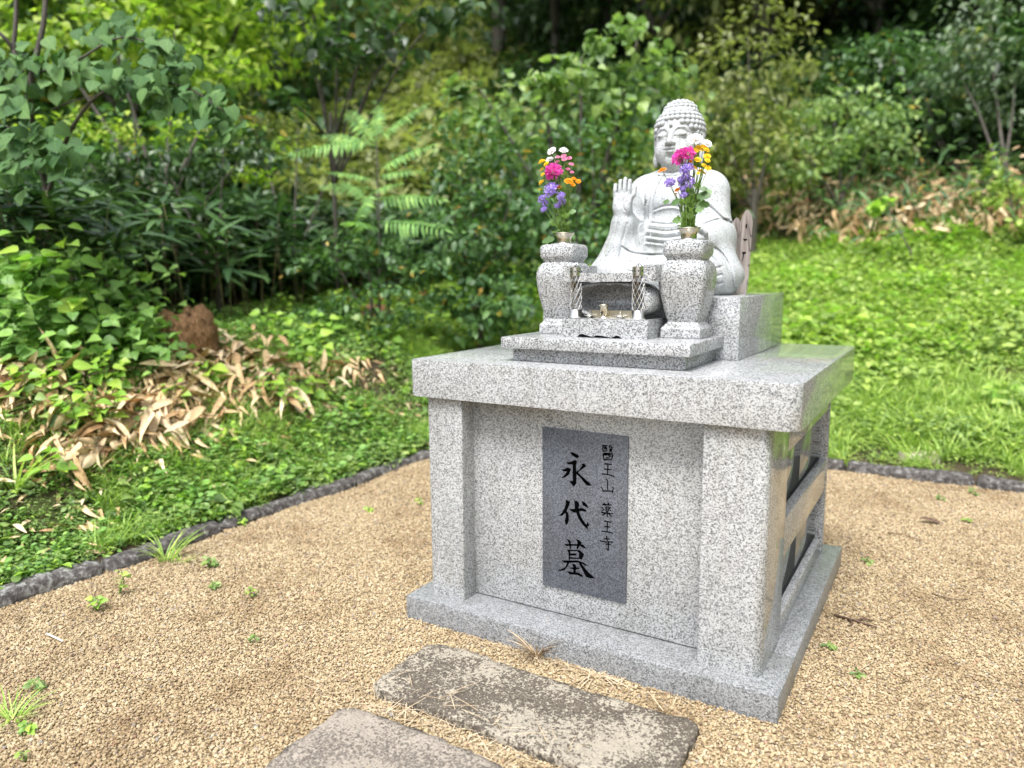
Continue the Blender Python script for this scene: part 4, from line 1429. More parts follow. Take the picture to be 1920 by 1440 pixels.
def statice_me():
    mb = MB()
    r = np.random.default_rng(6)
    for i in range(120):
        d = r.normal(size=3); d[2] = d[2] * .7 + .35; d /= np.linalg.norm(d)
        c = d * r.uniform(.55, .95) * np.array([1, 1, .75])
        t = Vector(d).orthogonal().normalized(); b_ = Vector(d).cross(t)
        k = r.uniform(.16, .24)
        v = [c]
        for j in range(6):
            a = 2 * pi * j / 6
            rr = k * (1.0 if j % 2 == 0 else .62)
            v.append((Vector(c) + (t * cos(a) + b_ * sin(a)) * rr + Vector(d) * .12)[:])
        mb.add(v, [(0, j + 1, (j + 1) % 6 + 1) for j in range(6)], 0)
    for i in range(14):
        d = r.normal(size=3); d /= np.linalg.norm(d)
        p = d * .65 * np.array([1, 1, .7])
        mb.tube([(0, 0, -.8), tuple(p * .4), tuple(p)], .03, 4, 1)
    return mb.mesh('statice', [M['petal_purple'], M['stem']])


def cut_leaf_me(lobed=True):
    n = 6
    v, f = [], []
    for i in range(n + 1):
        t = i / n
        w = 0.42 * math.sin(pi * min(1, t * .92 + .05)) * (1.25 if (i % 2 and lobed) else .8)
        z = -0.25 * t * t
        v += [(t, -w, z + .10 * w), (t, 0, z), (t, w, z + .10 * w)]
    for i in range(n):
        for c in range(2):
            f.append((i * 3 + c, (i + 1) * 3 + c, (i + 1) * 3 + c + 1, i * 3 + c + 1))
    return mesh('leaf', v, f, M['cut_leaf'], True)


FL = {'daisy': daisy_me(), 'pinkmum': mum_me('pink_chrysanthemum', M['petal_pink']), 'yellow': mum_me('yellow_chrysanthemum', M['petal_yellow']), 'orange': mum_me('orange_chrysanthemum', M['petal_orange']), 'carnation': carnation_me(), 'statice': statice_me(), 'leaf': cut_leaf_me()}
FN = {'daisy': 'white_chrysanthemum', 'pinkmum': 'pink_chrysanthemum', 'yellow': 'yellow_chrysanthemum', 'orange': 'orange_chrysanthemum', 'carnation': 'carnation', 'statice': 'statice', 'leaf': 'leaf'}
# flower heads as (x, z, radius) in metres, read off the photograph in the plane of the cups
BQ_L = {'daisy': [(0.472, 2.024, 0.021), (0.527, 2.023, 0.0208), (0.46, 1.993, 0.0193)], 'pinkmum': [(0.5, 1.998, 0.0105), (0.527, 2.001, 0.0121), (0.552, 1.995, 0.0111), (0.533, 1.987, 0.0111), (0.496, 1.982, 0.0098), (0.562, 1.969, 0.0111), (0.504, 1.964, 0.0112), (0.547, 1.949, 0.0097), (0.564, 1.937, 0.0097)], 'yellow': [(0.424, 1.987, 0.0159), (0.446, 1.974, 0.0123), (0.42, 1.957, 0.0106), (0.428, 1.932, 0.0099), (0.42, 1.902, 0.0135), (0.414, 1.873, 0.01)], 'carnation': [(0.482, 1.932, 0.0403)], 'orange': [(0.555, 1.893, 0.018), (0.578, 1.904, 0.0104), (0.597, 1.893, 0.011), (0.574, 1.878, 0.0104), (0.502, 1.874, 0.0158), (0.483, 1.891, 0.0098)], 'statice': [(0.472, 1.861, 0.0317), (0.426, 1.826, 0.0171), (0.44, 1.808, 0.0142), (0.436, 1.783, 0.0149), (0.52, 1.832, 0.0175), (0.522, 1.81, 0.0158), (0.5, 1.794, 0.0141)], 'leaf': [(0.571, 1.766, 0.0139), (0.512, 1.738, 0.0106), (0.555, 1.73, 0.0105), (0.472, 1.733, 0.0106), (0.444, 1.654, 0.0214), (0.567, 1.814, 0.0104)], 'neck': [(0.52, 1.669, 0.0282)]}
BQ_R = {'daisy': [(1.095, 2.012, 0.0296), (1.145, 1.996, 0.0212), (1.043, 1.987, 0.0216)], 'yellow': [(1.116, 1.982, 0.0197), (1.096, 1.972, 0.0132), (1.132, 1.985, 0.0147), (1.142, 1.973, 0.0131), (1.145, 1.949, 0.0131), (1.144, 1.929, 0.0105), (1.107, 1.936, 0.0132), (1.093, 1.907, 0.0126), (1.134, 1.914, 0.0108), (1.125, 1.895, 0.0132), (1.148, 1.901, 0.0115), (1.11, 1.885, 0.0073), (1.135, 1.888, 0.0092), (1.073, 1.885, 0.006), (1.086, 1.84, 0.004)], 'carnation': [(1.036, 1.941, 0.035), (1.066, 1.954, 0.0298)], 'orange': [(0.967, 1.909, 0.0169), (1.03, 1.829, 0.0117), (1.025, 1.815, 0.0067), (1.077, 1.929, 0.0083)], 'statice': [(1.061, 1.903, 0.0249), (1.057, 1.876, 0.015), (1.064, 1.851, 0.0283), (1.055, 1.807, 0.0161), (0.998, 1.856, 0.0209), (1.053, 1.829, 0.0134), (1.038, 1.863, 0.0134)], 'leaf': [(1.128, 1.799, 0.0248), (1.141, 1.808, 0.0198), (1.129, 1.767, 0.0232), (1.023, 1.782, 0.0202), (1.035, 1.713, 0.0202), (0.984, 1.784, 0.0136), (1.116, 1.748, 0.0166), (1.13, 1.824, 0.0132)], 'neck': [(1.074, 1.683, 0.0302)]}
CAMDIR = Vector((0.40, -0.90, 0.12))


def bouquet(data, xc, label, seed):
    random.seed(seed)
    base = Vector((xc, 0.49, ZT + .381 + .030))
    t = empty('flower_bouquet', base, label=label, cat='bouquet')
    depth = {'daisy': .015, 'pinkmum': .01, 'yellow': .0, 'orange': -.01, 'carnation': -.035, 'statice': -.025, 'leaf': -.01}
    for k, lst in data.items():
        if k == 'neck': continue
        for (x, z, r) in lst:
            yy = 0.49 + depth[k] + random.uniform(-.02, .02)
            p = Vector((x + (0.49 - yy) * .42 * 1.0, yy, z))
            if k == 'leaf':
                d = Vector((x - xc, random.uniform(-.3, .1) * .1, random.uniform(-.01, .03))).normalized()
                q = 1.9 if z < 1.67 else 1.0
                obj('leaf', FL['leaf'], t, p - base - d * r * q, euler_from(d, (0.3, -0.8, .5)), ((1.2 + q) * r, 2.2 * r, 2.2 * r))
                continue
            up = (Vector((x - xc, yy - .49, .12)).normalized() * .8 + CAMDIR * (.75 if k in ('daisy', 'carnation') else .55) + Vector((random.uniform(-.2, .2),) * 3))
            e = up.to_track_quat('Z', 'Y').to_euler()
            e2 = e.copy(); e2.rotate_axis('Z', random.uniform(0, 6.28))
            r *= 1.1
            obj(FN[k], FL[k], t, p - base, e2, (r,) * 3)
            upn = up.normalized()
            s0 = Vector((random.uniform(-.020, .020), random.uniform(-.020, .020), -.025))
            e0 = p - base - upn * r * .3
            mid = s0 * .4 + e0 * .6 + Vector((0, 0, -.02)); mid.x = s0.x * .65 + e0.x * .35
            mb = MB()
            pts = spline([s0, s0 * .7 + mid * .3 + Vector((0, 0, .01)), mid, e0], 8)
            rr = .0020 if k in ('carnation', 'daisy') else .0013
            mb.tube(pts, rr, 5)
            for q in range(5 if k in ('yellow', 'statice', 'pinkmum') else 4):
                c = Vector(pts[random.randint(2, 5)])
                d = Vector((random.uniform(-1, 1), random.uniform(-1, .3), random.uniform(.2, 1.2))).normalized()
                sd_ = d.cross(Vector((0.3, -.9, .2))).normalized()
                ln = random.uniform(.02, .045); w = ln * .2
                mb.add([c, c + d * ln * .5 + sd_ * w, c + d * ln, c + d * ln * .5 - sd_ * w], [(0, 1, 2, 3)])
            obj('stem', mb.mesh('stem', M['stem'], False), t)
    return t


bouquet(BQ_L, VX[0], 'bouquet in the left cup with one magenta carnation and pink blooms above purple statice', 31)
bouquet(BQ_R, VX[1], 'bouquet in the right cup covering part of the buddha face', 32)
# ------------------------------------------------------------------ leaves
def tmpl(rows, fold=0.15, droop=0.2, waves=0.0, twist=0.0, bend=0.0):
    """leaf blade of length 1 along +X, face up; rows = (t, half width)"""
    v, f = [], []
    for i, (t, w) in enumerate(rows):
        z = -droop * t * t
        s = waves * (1 if i % 2 else -1)
        ct, st = cos(twist * t), sin(twist * t)
        yb = bend * t * t
        for q in (-1, 0, 1):
            yy, zz = q * w, (fold * w + (-s * q)) if q else 0.0
            v.append((t, yb + yy * ct - zz * st, z + yy * st + zz * ct, t, q * w))
    for i in range(len(rows) - 1):
        for c in (0, 1):
            f.append((i * 3 + c, (i + 1) * 3 + c, (i + 1) * 3 + c + 1, i * 3 + c + 1))
    return np.array(v), np.array(f)


T_HEART = tmpl([(-.04, .12), (.06, .34), (.25, .43), (.5, .36), (.75, .2), (.92, .06), (1.0, .004)], .25, .28)
T_LIND = tmpl([(-.05, .10), (.03, .30), (.15, .42), (.30, .45), (.48, .39), (.65, .28), (.80, .16), (.91, .06), (1.0, .004)], .10, .16, .006)
T_LOBE = tmpl([(0, .10), (.10, .36), (.22, .30), (.40, .46), (.55, .26), (.70, .24), (.88, .09), (1.0, .004)], .2, .25)
T_OVAL = tmpl([(0, .03), (.3, .25), (.65, .23), (1.0, .004)], .25, .15)
T_DIAM = tmpl([(0, .01), (.45, .30), (1.0, .004)], .3, .15)
T_LANCE = tmpl([(0, .015), (.12, .075), (.4, .10), (.7, .075), (.9, .03), (1.0, .002)], .35, .30)
T_LANCE2 = tmpl([(0, .015), (.12, .07), (.4, .092), (.7, .068), (.9, .026), (1.0, .002)], .5, .06)
_dr = [(0, .015), (.08, .05), (.2, .085), (.38, .105), (.56, .10), (.74, .072), (.88, .038), (1.0, .003)]
T_DRY = tmpl(_dr, .5, .26, .004, .7, .10)
T_DRY2 = tmpl(_dr, -.45, -.24, .005, -.9, -.12)
T_DRY3 = tmpl(_dr, 1.1, .42, .004, 1.5, .16)
T_DRY4 = tmpl(_dr, .25, .12, .006, -.35, .05)
T_BLADE = tmpl([(0, .024), (.3, .024), (.55, .020), (.78, .013), (1.0, .001)], .3, .55)


def norm(a):
    return a / np.maximum(np.linalg.norm(a, axis=-1, keepdims=True), 1e-9)


def cloud(T, pos, xd, zd, sc):
    """many blades of one template as one vertex / face array"""
    tv, tf = T
    x = norm(xd); z = zd - x * (zd * x).sum(1, keepdims=True); z = norm(z); y = np.cross(z, x)
    sc = np.broadcast_to(np.asarray(sc, float).reshape(-1, 1) if np.ndim(sc) else np.full((len(pos), 1), sc), (len(pos), 1))
    V = pos[:, None, :] + sc[:, None, :] * (tv[None, :, 0:1] * x[:, None, :] + tv[None, :, 1:2] * y[:, None, :] + tv[None, :, 2:3] * z[:, None, :])
    V = np.concatenate([V, np.broadcast_to(tv[None, :, 3:5], (len(pos), len(tv), 2))], 2)
    F = tf[None] + (np.arange(len(pos)) * len(tv))[:, None, None]
    return V.reshape(-1, 5), F.reshape(-1, 4)


def join(parts):
    vs, fs, o = [], [], 0
    for v, f in parts:
        vs.append(v); fs.append(f + o); o += len(v)
    return np.concatenate(vs), np.concatenate(fs)


def ell_crown(n, c, r, T, size, clump=24, up=0.9, spread=.22, shell=.5):
    """clumped leaves through an ellipsoid, thicker towards its outside"""
    nc = max(1, n // clump)
    d = norm(rng.normal(size=(nc, 3)))
    cc = d * (shell + (1 - shell) * rng.uniform(0, 1, (nc, 1)) ** .6)
    k = rng.integers(0, nc, n)
    p = cc[k] + rng.normal(size=(n, 3)) * spread * np.array([1, 1, .7])
    out = norm(cc[k] + 0.35 * rng.normal(size=(n, 3)))
    z = norm(np.array([0, 0, up]) + out * .55 + rng.normal(size=(n, 3)) * .38)
    x = norm(out * np.array([1, 1, .3]) + rng.normal(size=(n, 3)) * .6 + np.array([0, 0, -.45]))
    return cloud(T, np.array(c) + p * np.array(r), x, z, size * rng.uniform(.65, 1.25, n))


LM = {}
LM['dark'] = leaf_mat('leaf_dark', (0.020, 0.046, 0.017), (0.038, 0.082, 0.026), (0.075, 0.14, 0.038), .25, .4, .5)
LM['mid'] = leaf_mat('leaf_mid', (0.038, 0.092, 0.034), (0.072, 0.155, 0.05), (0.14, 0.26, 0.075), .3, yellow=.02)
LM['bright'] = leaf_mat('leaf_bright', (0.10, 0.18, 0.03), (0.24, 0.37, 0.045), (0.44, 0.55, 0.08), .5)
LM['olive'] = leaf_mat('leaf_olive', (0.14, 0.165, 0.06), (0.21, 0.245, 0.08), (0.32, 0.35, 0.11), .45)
LM['shrub'] = leaf_mat('leaf_linden', (0.055, 0.125, 0.045), (0.090, 0.18, 0.062), (0.14, 0.25, 0.085), .3, .6, .18)
LM['sasa'] = leaf_mat('leaf_bamboo_grass', (0.024, 0.060, 0.024), (0.044, 0.10, 0.034), (0.095, 0.18, 0.055), .18, .36, .45)
LM['herb'] = leaf_mat('leaf_herb', (0.13, 0.26, 0.065), (0.21, 0.385, 0.095), (0.32, 0.51, 0.13), .38)
LM['lime'] = leaf_mat('leaf_lime', (0.20, 0.38, 0.06), (0.30, 0.50, 0.08), (0.46, 0.62, 0.10), .4)
LM['cover'] = leaf_mat('leaf_cover', (0.11, 0.19, 0.06), (0.20, 0.31, 0.09), (0.33, 0.44, 0.13), .35)
LM['field'] = leaf_mat('leaf_field', (0.19, 0.29, 0.07), (0.31, 0.43, 0.10), (0.45, 0.56, 0.14), .38)
LM['grass'] = leaf_mat('grass_blade', (0.17, 0.28, 0.07), (0.26, 0.40, 0.10), (0.42, 0.52, 0.16), .35)
LM['vine'] = leaf_mat('leaf_vine', (0.13, 0.22, 0.08), (0.21, 0.32, 0.11), (0.34, 0.46, 0.14), .4)
LM['frond'] = leaf_mat('leaf_frond', (0.15, 0.30, 0.10), (0.23, 0.42, 0.14), (0.34, 0.54, 0.16), .4, .6, .2)
LM['dry'] = noisy('dry_leaf', [(0.22, (0.30, 0.17, 0.075)), (0.42, (0.52, 0.36, 0.19)), (0.58, (0.66, 0.50, 0.30)), (0.8, (0.76, 0.63, 0.44))], 14, 0.65, 5, 0.35, 0.004, rand=.55, stretch=(1, 5, 1), grain=True)
M['bark'] = noisy('bark', [(0.3, (0.040, 0.034, 0.028)), (0.6, (0.10, 0.09, 0.075)), (0.8, (0.19, 0.175, 0.15))], 9, .9, 8, .8, .02, stretch=(3, 3, .6))
M['culm'] = noisy('culm', [(0.3, (0.07, 0.055, 0.03)), (0.6, (0.20, 0.155, 0.085)), (0.75, (0.09, 0.13, 0.04))], 8, .6, 3, rand=.5)
M['green_stem'] = flat('green_stem', (0.10, 0.20, 0.04), .6)
M['twig'] = noisy('twig', [(0.3, (0.05, 0.03, 0.02)), (0.7, (0.16, 0.10, 0.07))], 30, .8)
M['straw'] = noisy('straw', [(0.3, (0.34, 0.25, 0.15)), (0.7, (0.60, 0.49, 0.34))], 20, .8, rand=.4)


def trunk_me(paths, n=8):
    """paths = list of (points, r0, r1) in the thing's own frame"""
    mb = MB()
    for pts, r0, r1 in paths:
        P = spline(pts, max(6, 4 * len(pts))) if len(pts) > 2 else pts
        k = len(P)
        mb.tube(P, [r0 + (r1 - r0) * i / (k - 1) for i in range(k)], n)
    return mb.mesh('trunk', M['bark'], True)


def crown_tree(name, base_px, ells, mats, T, size, dens, label, cat, group=None, tr=.07, shell=.5, spread=.22, forkf=.35):
    """a tree or bush: base under base_px = (px, depth); ells = (px, py, depth, rx, ry) crown lobes"""
    c0 = at(base_px[0], 700, base_px[1])
    b = np.array([c0[0], c0[1], hz(c0[0], c0[1]) - .05])
    t = empty(name, b, label=label, cat=cat, group=group)
    parts, paths = [], []
    fork = np.array([0, 0, forkf * max(.5, at(ells[0][0], ells[0][1], ells[0][2])[2] - b[2])])
    paths.append(([(0, 0, 0), (0.03, -.02, fork[2] * .5), tuple(fork)], tr, tr * .75))
    for i, (px, py, D, rx, ry) in enumerate(ells):
        c = at(px, py, D) - b
        s = D / FPX
        r = np.array([rx, (rx + ry) / 2, ry]) * s
        n = int(2.6 * dens * (4 * rx * ry * s * s) / (size * size))
        parts.append(ell_crown(n, c, r, T, size, shell=shell, spread=spread))
        m_ = fork * .4 + c * .6 + np.array([.05, -.03, .1]) * tr * 6
        fk = fork * rng.uniform(.55, 1.0)
        paths.append(([tuple(fk), tuple(m_), tuple(c + np.array([0, 0, r[2] * .5]))], tr * .6, tr * .12))
    obj('trunk', trunk_me(paths), t)
    v, f = join(parts)
    me = mesh('crown', v, f, mats, True)
    o = obj('crown', me, t)
    return t


# ------------------------------------------------------------------ the wood behind: a few crowns, reused
proto = {}
for key, mat, T, size in (('dark', 'dark', T_OVAL, .22), ('mid', 'mid', T_OVAL, .22), ('olive', 'olive', T_OVAL, .24), ('bright', 'bright', T_OVAL, .22)):
    parts = [ell_crown(900, (0, 0, 4.6), (1.9, 1.9, 1.5), T, size), ell_crown(700, (1.3, .3, 3.4), (1.5, 1.5, 1.2), T, size), ell_crown(700, (-1.3, -.2, 3.7), (1.5, 1.5, 1.2), T, size), ell_crown(500, (.1, -1.1, 2.6), (1.6, 1.4, 1.0), T, size)]
    v, f = join(parts)
    cm = mesh('crown', v, f, LM[mat], True)
    tm = trunk_me([([(0, 0, -.3), (.05, 0, 1.6), (0, .05, 4.4)], .09, .04), ([(.02, 0, 1.7), (.7, .1, 2.7), (1.3, .3, 3.4)], .08, .03), ([(.02, 0, 1.5), (-.7, -.1, 2.8), (-1.3, -.2, 3.7)], .08, .03)])
    proto[key] = (cm, tm)
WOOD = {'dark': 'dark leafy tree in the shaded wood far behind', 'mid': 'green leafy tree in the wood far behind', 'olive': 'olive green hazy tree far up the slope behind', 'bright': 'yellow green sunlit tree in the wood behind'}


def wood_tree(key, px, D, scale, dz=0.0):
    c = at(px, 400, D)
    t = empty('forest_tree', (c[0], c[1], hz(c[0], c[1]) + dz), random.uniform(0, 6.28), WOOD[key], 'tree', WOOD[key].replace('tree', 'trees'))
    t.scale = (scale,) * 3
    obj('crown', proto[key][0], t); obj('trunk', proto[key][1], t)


random.seed(11)
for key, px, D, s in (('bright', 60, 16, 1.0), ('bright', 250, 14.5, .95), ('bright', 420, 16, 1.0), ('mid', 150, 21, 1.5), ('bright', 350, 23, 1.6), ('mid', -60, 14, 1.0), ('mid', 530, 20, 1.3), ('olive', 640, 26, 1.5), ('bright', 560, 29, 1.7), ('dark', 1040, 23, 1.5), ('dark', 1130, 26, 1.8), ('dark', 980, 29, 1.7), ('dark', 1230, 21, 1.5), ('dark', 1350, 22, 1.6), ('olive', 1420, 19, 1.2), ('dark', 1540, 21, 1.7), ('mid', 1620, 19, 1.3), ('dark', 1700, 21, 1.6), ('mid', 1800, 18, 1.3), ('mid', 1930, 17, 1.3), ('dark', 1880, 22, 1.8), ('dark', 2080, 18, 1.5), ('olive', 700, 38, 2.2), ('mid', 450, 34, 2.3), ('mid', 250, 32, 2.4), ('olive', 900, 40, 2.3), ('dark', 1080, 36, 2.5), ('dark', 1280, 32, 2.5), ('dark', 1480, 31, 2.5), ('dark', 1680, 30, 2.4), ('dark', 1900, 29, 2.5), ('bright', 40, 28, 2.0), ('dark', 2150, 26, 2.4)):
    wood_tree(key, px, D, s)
# the slope to the right of the frame, seen in the polished side of the tomb
for x, y, s, key in ((11, 9, 1.1, 'mid'), (13, 4, 1.2, 'bright'), (14.5, -1, 1.3, 'mid'), (10.5, 13, 1.2, 'mid'), (16, 8, 1.7, 'dark')):
    t = empty('forest_tree', (x, y, hz(x, y)), random.uniform(0, 6), WOOD[key], 'tree', WOOD[key].replace('tree', 'trees'))
    t.scale = (s,) * 3
    obj('crown', proto[key][0], t); obj('trunk', proto[key][1], t)

# undergrowth between the trees
und = []
for key, T, size in (('mid', T_OVAL, .19), ('dark', T_OVAL, .19), ('olive', T_OVAL, .21)):
    v, f = join([ell_crown(420, (0, 0, .5), (1.0, 1.0, .7), T, size, shell=.2), ell_crown(220, (.7, .2, .4), (.6, .6, .5), T, size, shell=.2)])
    und.append(mesh('bush', v, f, LM[key], True))
n = 5200
X = rng.uniform(-46, 22, n); Y_ = rng.uniform(6, 50, n)
Pu = np.stack([X, Y_, height(X, Y_)], 1)
ok, dd = in_view(Pu, 500, 400)
ok &= (np.hypot(np.maximum(0, KX - X), np.maximum(0, Y_ - KY)) > np.where(X < -3, 7.5, 9.6)) & (dd > 10)
Pu = Pu[ok]; dd = dd[ok]; n = len(Pu)
pxu = 960 + FPX * ((Pu - CAM_POS) @ _r) / dd
vid = np.where((pxu > 600) & (pxu < 930), 2, np.where(pxu > 930, 1, 0))
vid = np.where(rng.uniform(0, 1, n) < .25, rng.integers(0, 3, n), vid)
scatter('undergrowth', Pu, np.stack([rng.normal(.2, .1, n), rng.normal(0, .1, n), rng.uniform(0, 6.28, n)], 1), rng.uniform(.8, 1.7, n), vid, und, 'mass of leafy undergrowth covering the floor of the wood', 'undergrowth')

n = 900
X = rng.uniform(6.6, 15, n); Y_ = rng.uniform(-4, 14, n)
Pu = np.stack([X, Y_, height(X, Y_)], 1)
fb = []
for key in ('field', 'lime'):
    v, f = ell_crown(160, (0, 0, .25), (.55, .55, .35), T_OVAL, .11, shell=.2)
    fb.append(mesh('bush', v, f, LM[key], True))
scatter('right_bank_growth', Pu, np.stack([rng.normal(0, .1, n), rng.normal(-.2, .1, n), rng.uniform(0, 6.28, n)], 1), rng.uniform(.7, 1.3, n), rng.integers(0, 2, n), fb, 'bright green growth on the bank to the right of the yard', 'ground cover')

# a bare grey trunk in the shade
c = at(935, 150, 24)
t = empty('tall_trunk_tree', (c[0], c[1], hz(c[0], c[1])), label='tall tree with a straight grey bare trunk in the dark gap', cat='tree')
obj('trunk', trunk_me([([(0, 0, -.2), (.05, 0, 4), (.1, .1, 11)], .24, .2)]), t)
v, f = ell_crown(1500, (0, 0, 11), (3, 3, 2), T_OVAL, .25)
obj('crown', mesh('crown', v, f, LM['dark'], True), t)

# nearer bushes and trees
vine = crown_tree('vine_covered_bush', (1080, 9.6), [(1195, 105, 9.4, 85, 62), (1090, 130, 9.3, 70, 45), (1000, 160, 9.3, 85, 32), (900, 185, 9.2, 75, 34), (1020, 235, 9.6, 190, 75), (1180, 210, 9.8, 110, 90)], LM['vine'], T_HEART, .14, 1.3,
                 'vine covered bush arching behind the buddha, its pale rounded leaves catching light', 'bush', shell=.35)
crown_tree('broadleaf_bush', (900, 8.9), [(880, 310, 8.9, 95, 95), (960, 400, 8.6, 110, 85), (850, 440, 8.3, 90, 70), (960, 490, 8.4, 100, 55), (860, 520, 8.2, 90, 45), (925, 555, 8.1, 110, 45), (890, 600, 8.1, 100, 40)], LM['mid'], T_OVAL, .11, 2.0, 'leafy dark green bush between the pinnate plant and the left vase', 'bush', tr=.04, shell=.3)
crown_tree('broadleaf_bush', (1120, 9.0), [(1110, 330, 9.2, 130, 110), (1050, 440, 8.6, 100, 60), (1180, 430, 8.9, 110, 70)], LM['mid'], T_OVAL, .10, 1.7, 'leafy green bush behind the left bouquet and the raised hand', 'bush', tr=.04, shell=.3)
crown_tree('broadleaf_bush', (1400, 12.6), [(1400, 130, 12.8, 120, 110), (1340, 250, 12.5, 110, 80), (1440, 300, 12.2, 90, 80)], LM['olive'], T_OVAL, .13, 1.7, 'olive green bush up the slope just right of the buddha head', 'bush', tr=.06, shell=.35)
crown_tree('broadleaf_bush', (1560, 12.6), [(1560, 225, 12.6, 140, 55), (1640, 260, 12.3, 90, 60), (1500, 300, 12.2, 90, 55)], LM['vine'], T_OVAL, .13, 1.6, 'fresh green low bush above the tan dead leaves', 'bush', tr=.05, shell=.35)
crown_tree('broadleaf_bush', (1760, 12.9), [(1720, 185, 13, 120, 75), (1660, 120, 13.4, 90, 60)], LM['mid'], T_OVAL, .14, 1.6, 'mid green bush high on the right slope under dark trees', 'bush', tr=.05, shell=.35)
crown_tree('silvery_bush', (1850, 11.8), [(1850, 90, 12.0, 90, 100), (1800, 170, 11.8, 70, 45), (1900, 190, 11.6, 60, 60)], leaf_mat('leaf_silvery', (0.07, 0.12, 0.06), (0.12, 0.18, 0.10), (0.20, 0.27, 0.15), .3), T_OVAL, .12, 1.5, 'pale grey green bush in the upper right corner', 'bush', tr=.05, shell=.35)
crown_tree('broadleaf_bush', (1880, 11.0), [(1880, 330, 10.9, 70, 50), (1905, 395, 10.4, 45, 50)], LM['field'], T_OVAL, .12, 1.5, 'bright green young bush at the right edge of the dead leaf bank', 'bush', tr=.03, shell=.3)
crown_tree('broadleaf_bush', (1690, 10.8), [(1660, 390, 10.8, 42, 28)], LM['lime'], T_HEART, .14, 1.1, 'small lime green bush standing alone in the tan dead leaves', 'bush', tr=.02, shell=.2)
crown_tree('broadleaf_bush', (700, 8.0), [(690, 470, 7.9, 90, 60), (620, 500, 7.8, 80, 60), (770, 500, 7.9, 80, 55), (700, 545, 7.8, 110, 40), (690, 590, 7.7, 90, 36), (770, 585, 7.8, 80, 36), (620, 575, 7.6, 70, 34)], LM['mid'], T_OVAL, .085, 1.0, 'mixed green bush hiding the feet of the two feathery saplings', 'bush', tr=.02, shell=.2)
# dark leaved young trees, upper left of centre
dt = crown_tree('dark_leaved_tree', (640, 9.6), [(560, 35, 8.6, 60, 40), (640, 55, 8.5, 70, 45), (720, 30, 8.4, 70, 40), (590, 115, 8.3, 62, 26), (700, 95, 8.5, 40, 28), (520, 205, 8.2, 45, 30), (760, 105, 8.3, 26, 26), (800, 10, 8.3, 60, 30), (880, 8, 8.2, 45, 22)], LM['dark'], T_HEART, .14, .75,
                'young dark leaved tree with thin forked stems against the pale green gap', 'tree', tr=.03, shell=.2, spread=.4, forkf=.72)
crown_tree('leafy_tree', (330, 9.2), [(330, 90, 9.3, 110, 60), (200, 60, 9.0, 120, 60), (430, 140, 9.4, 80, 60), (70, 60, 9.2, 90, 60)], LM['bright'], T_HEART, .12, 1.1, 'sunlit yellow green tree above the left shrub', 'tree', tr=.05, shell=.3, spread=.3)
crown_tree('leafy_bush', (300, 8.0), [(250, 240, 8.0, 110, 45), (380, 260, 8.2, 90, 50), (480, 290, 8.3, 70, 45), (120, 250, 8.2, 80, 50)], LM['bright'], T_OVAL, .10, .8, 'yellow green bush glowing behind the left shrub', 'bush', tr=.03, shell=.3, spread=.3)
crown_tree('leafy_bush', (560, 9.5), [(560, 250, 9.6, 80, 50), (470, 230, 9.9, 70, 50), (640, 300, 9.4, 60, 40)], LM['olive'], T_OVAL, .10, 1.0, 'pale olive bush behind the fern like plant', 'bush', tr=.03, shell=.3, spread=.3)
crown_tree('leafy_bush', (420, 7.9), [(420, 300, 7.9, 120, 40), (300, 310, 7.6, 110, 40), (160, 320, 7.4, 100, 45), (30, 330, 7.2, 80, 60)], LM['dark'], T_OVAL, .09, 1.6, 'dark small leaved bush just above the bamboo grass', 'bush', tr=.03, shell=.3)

# ------------------------------------------------------------------ broad leaved shrub at the upper left, leaf by leaf
def leaf_objs(parent, base, T, mat, name, spots, nm='leaf'):
    me = mesh(nm, T[0], T[1], mat, True)
    for p, xd, zd, s in spots:
        obj(nm, me, parent, Vector(p) - Vector(base), euler_from(xd, zd), (s, s, s))


c = at(95, 620, 6.2)
sb = np.array([c[0], c[1], hz(c[0], c[1]) - .05])
shr = empty('linden_shrub', sb, label='tall shrub with large drooping heart shaped leaves at the upper left', cat='shrub')
A = lambda *q: at(*q) - sb
obj('trunk', trunk_me([([A(98, 640, 6.2), A(93, 420, 6.0), A(84, 340, 5.9), A(70, 290, 5.7), A(60, 225, 5.5), A(55, 175, 5.2)], .028, .022)]), shr)
for pts, r0, r1 in (([A(55, 178, 5.2), A(60, 140, 5.2), A(72, 88, 5.2), A(83, 33, 5.2), A(86, -40, 5.2)], .024, .016), ([A(56, 176, 5.2), A(38, 130, 5.2), A(26, 92, 5.2), A(29, 50, 5.2), A(32, -40, 5.2)], .022, .014), ([A(26, 95, 5.2), A(8, 70, 5.15), A(-30, 40, 5.1)], .016, .010),
                    ([A(88, 370, 5.95), A(110, 300, 5.6), A(132, 247, 5.2), A(157, 207, 5.1), A(190, 175, 5.05), A(260, 150, 5.0), (A(350, 165, 4.95)), A(430, 215, 4.9)], .018, .005), ([A(100, 205, 5.1), A(135, 190, 5.05), A(178, 180, 5.0)], .006, .004), ([A(60, 140, 5.2), A(140, 115, 5.0), A(230, 70, 4.95), A(330, 100, 4.9)], .012, .004), ([A(71, 285, 5.65), A(40, 250, 5.0), A(-10, 230, 4.9)], .010, .004)):
    obj('branch', trunk_me([(pts, r0, r1)], 6), shr)
random.seed(5)
spots = []
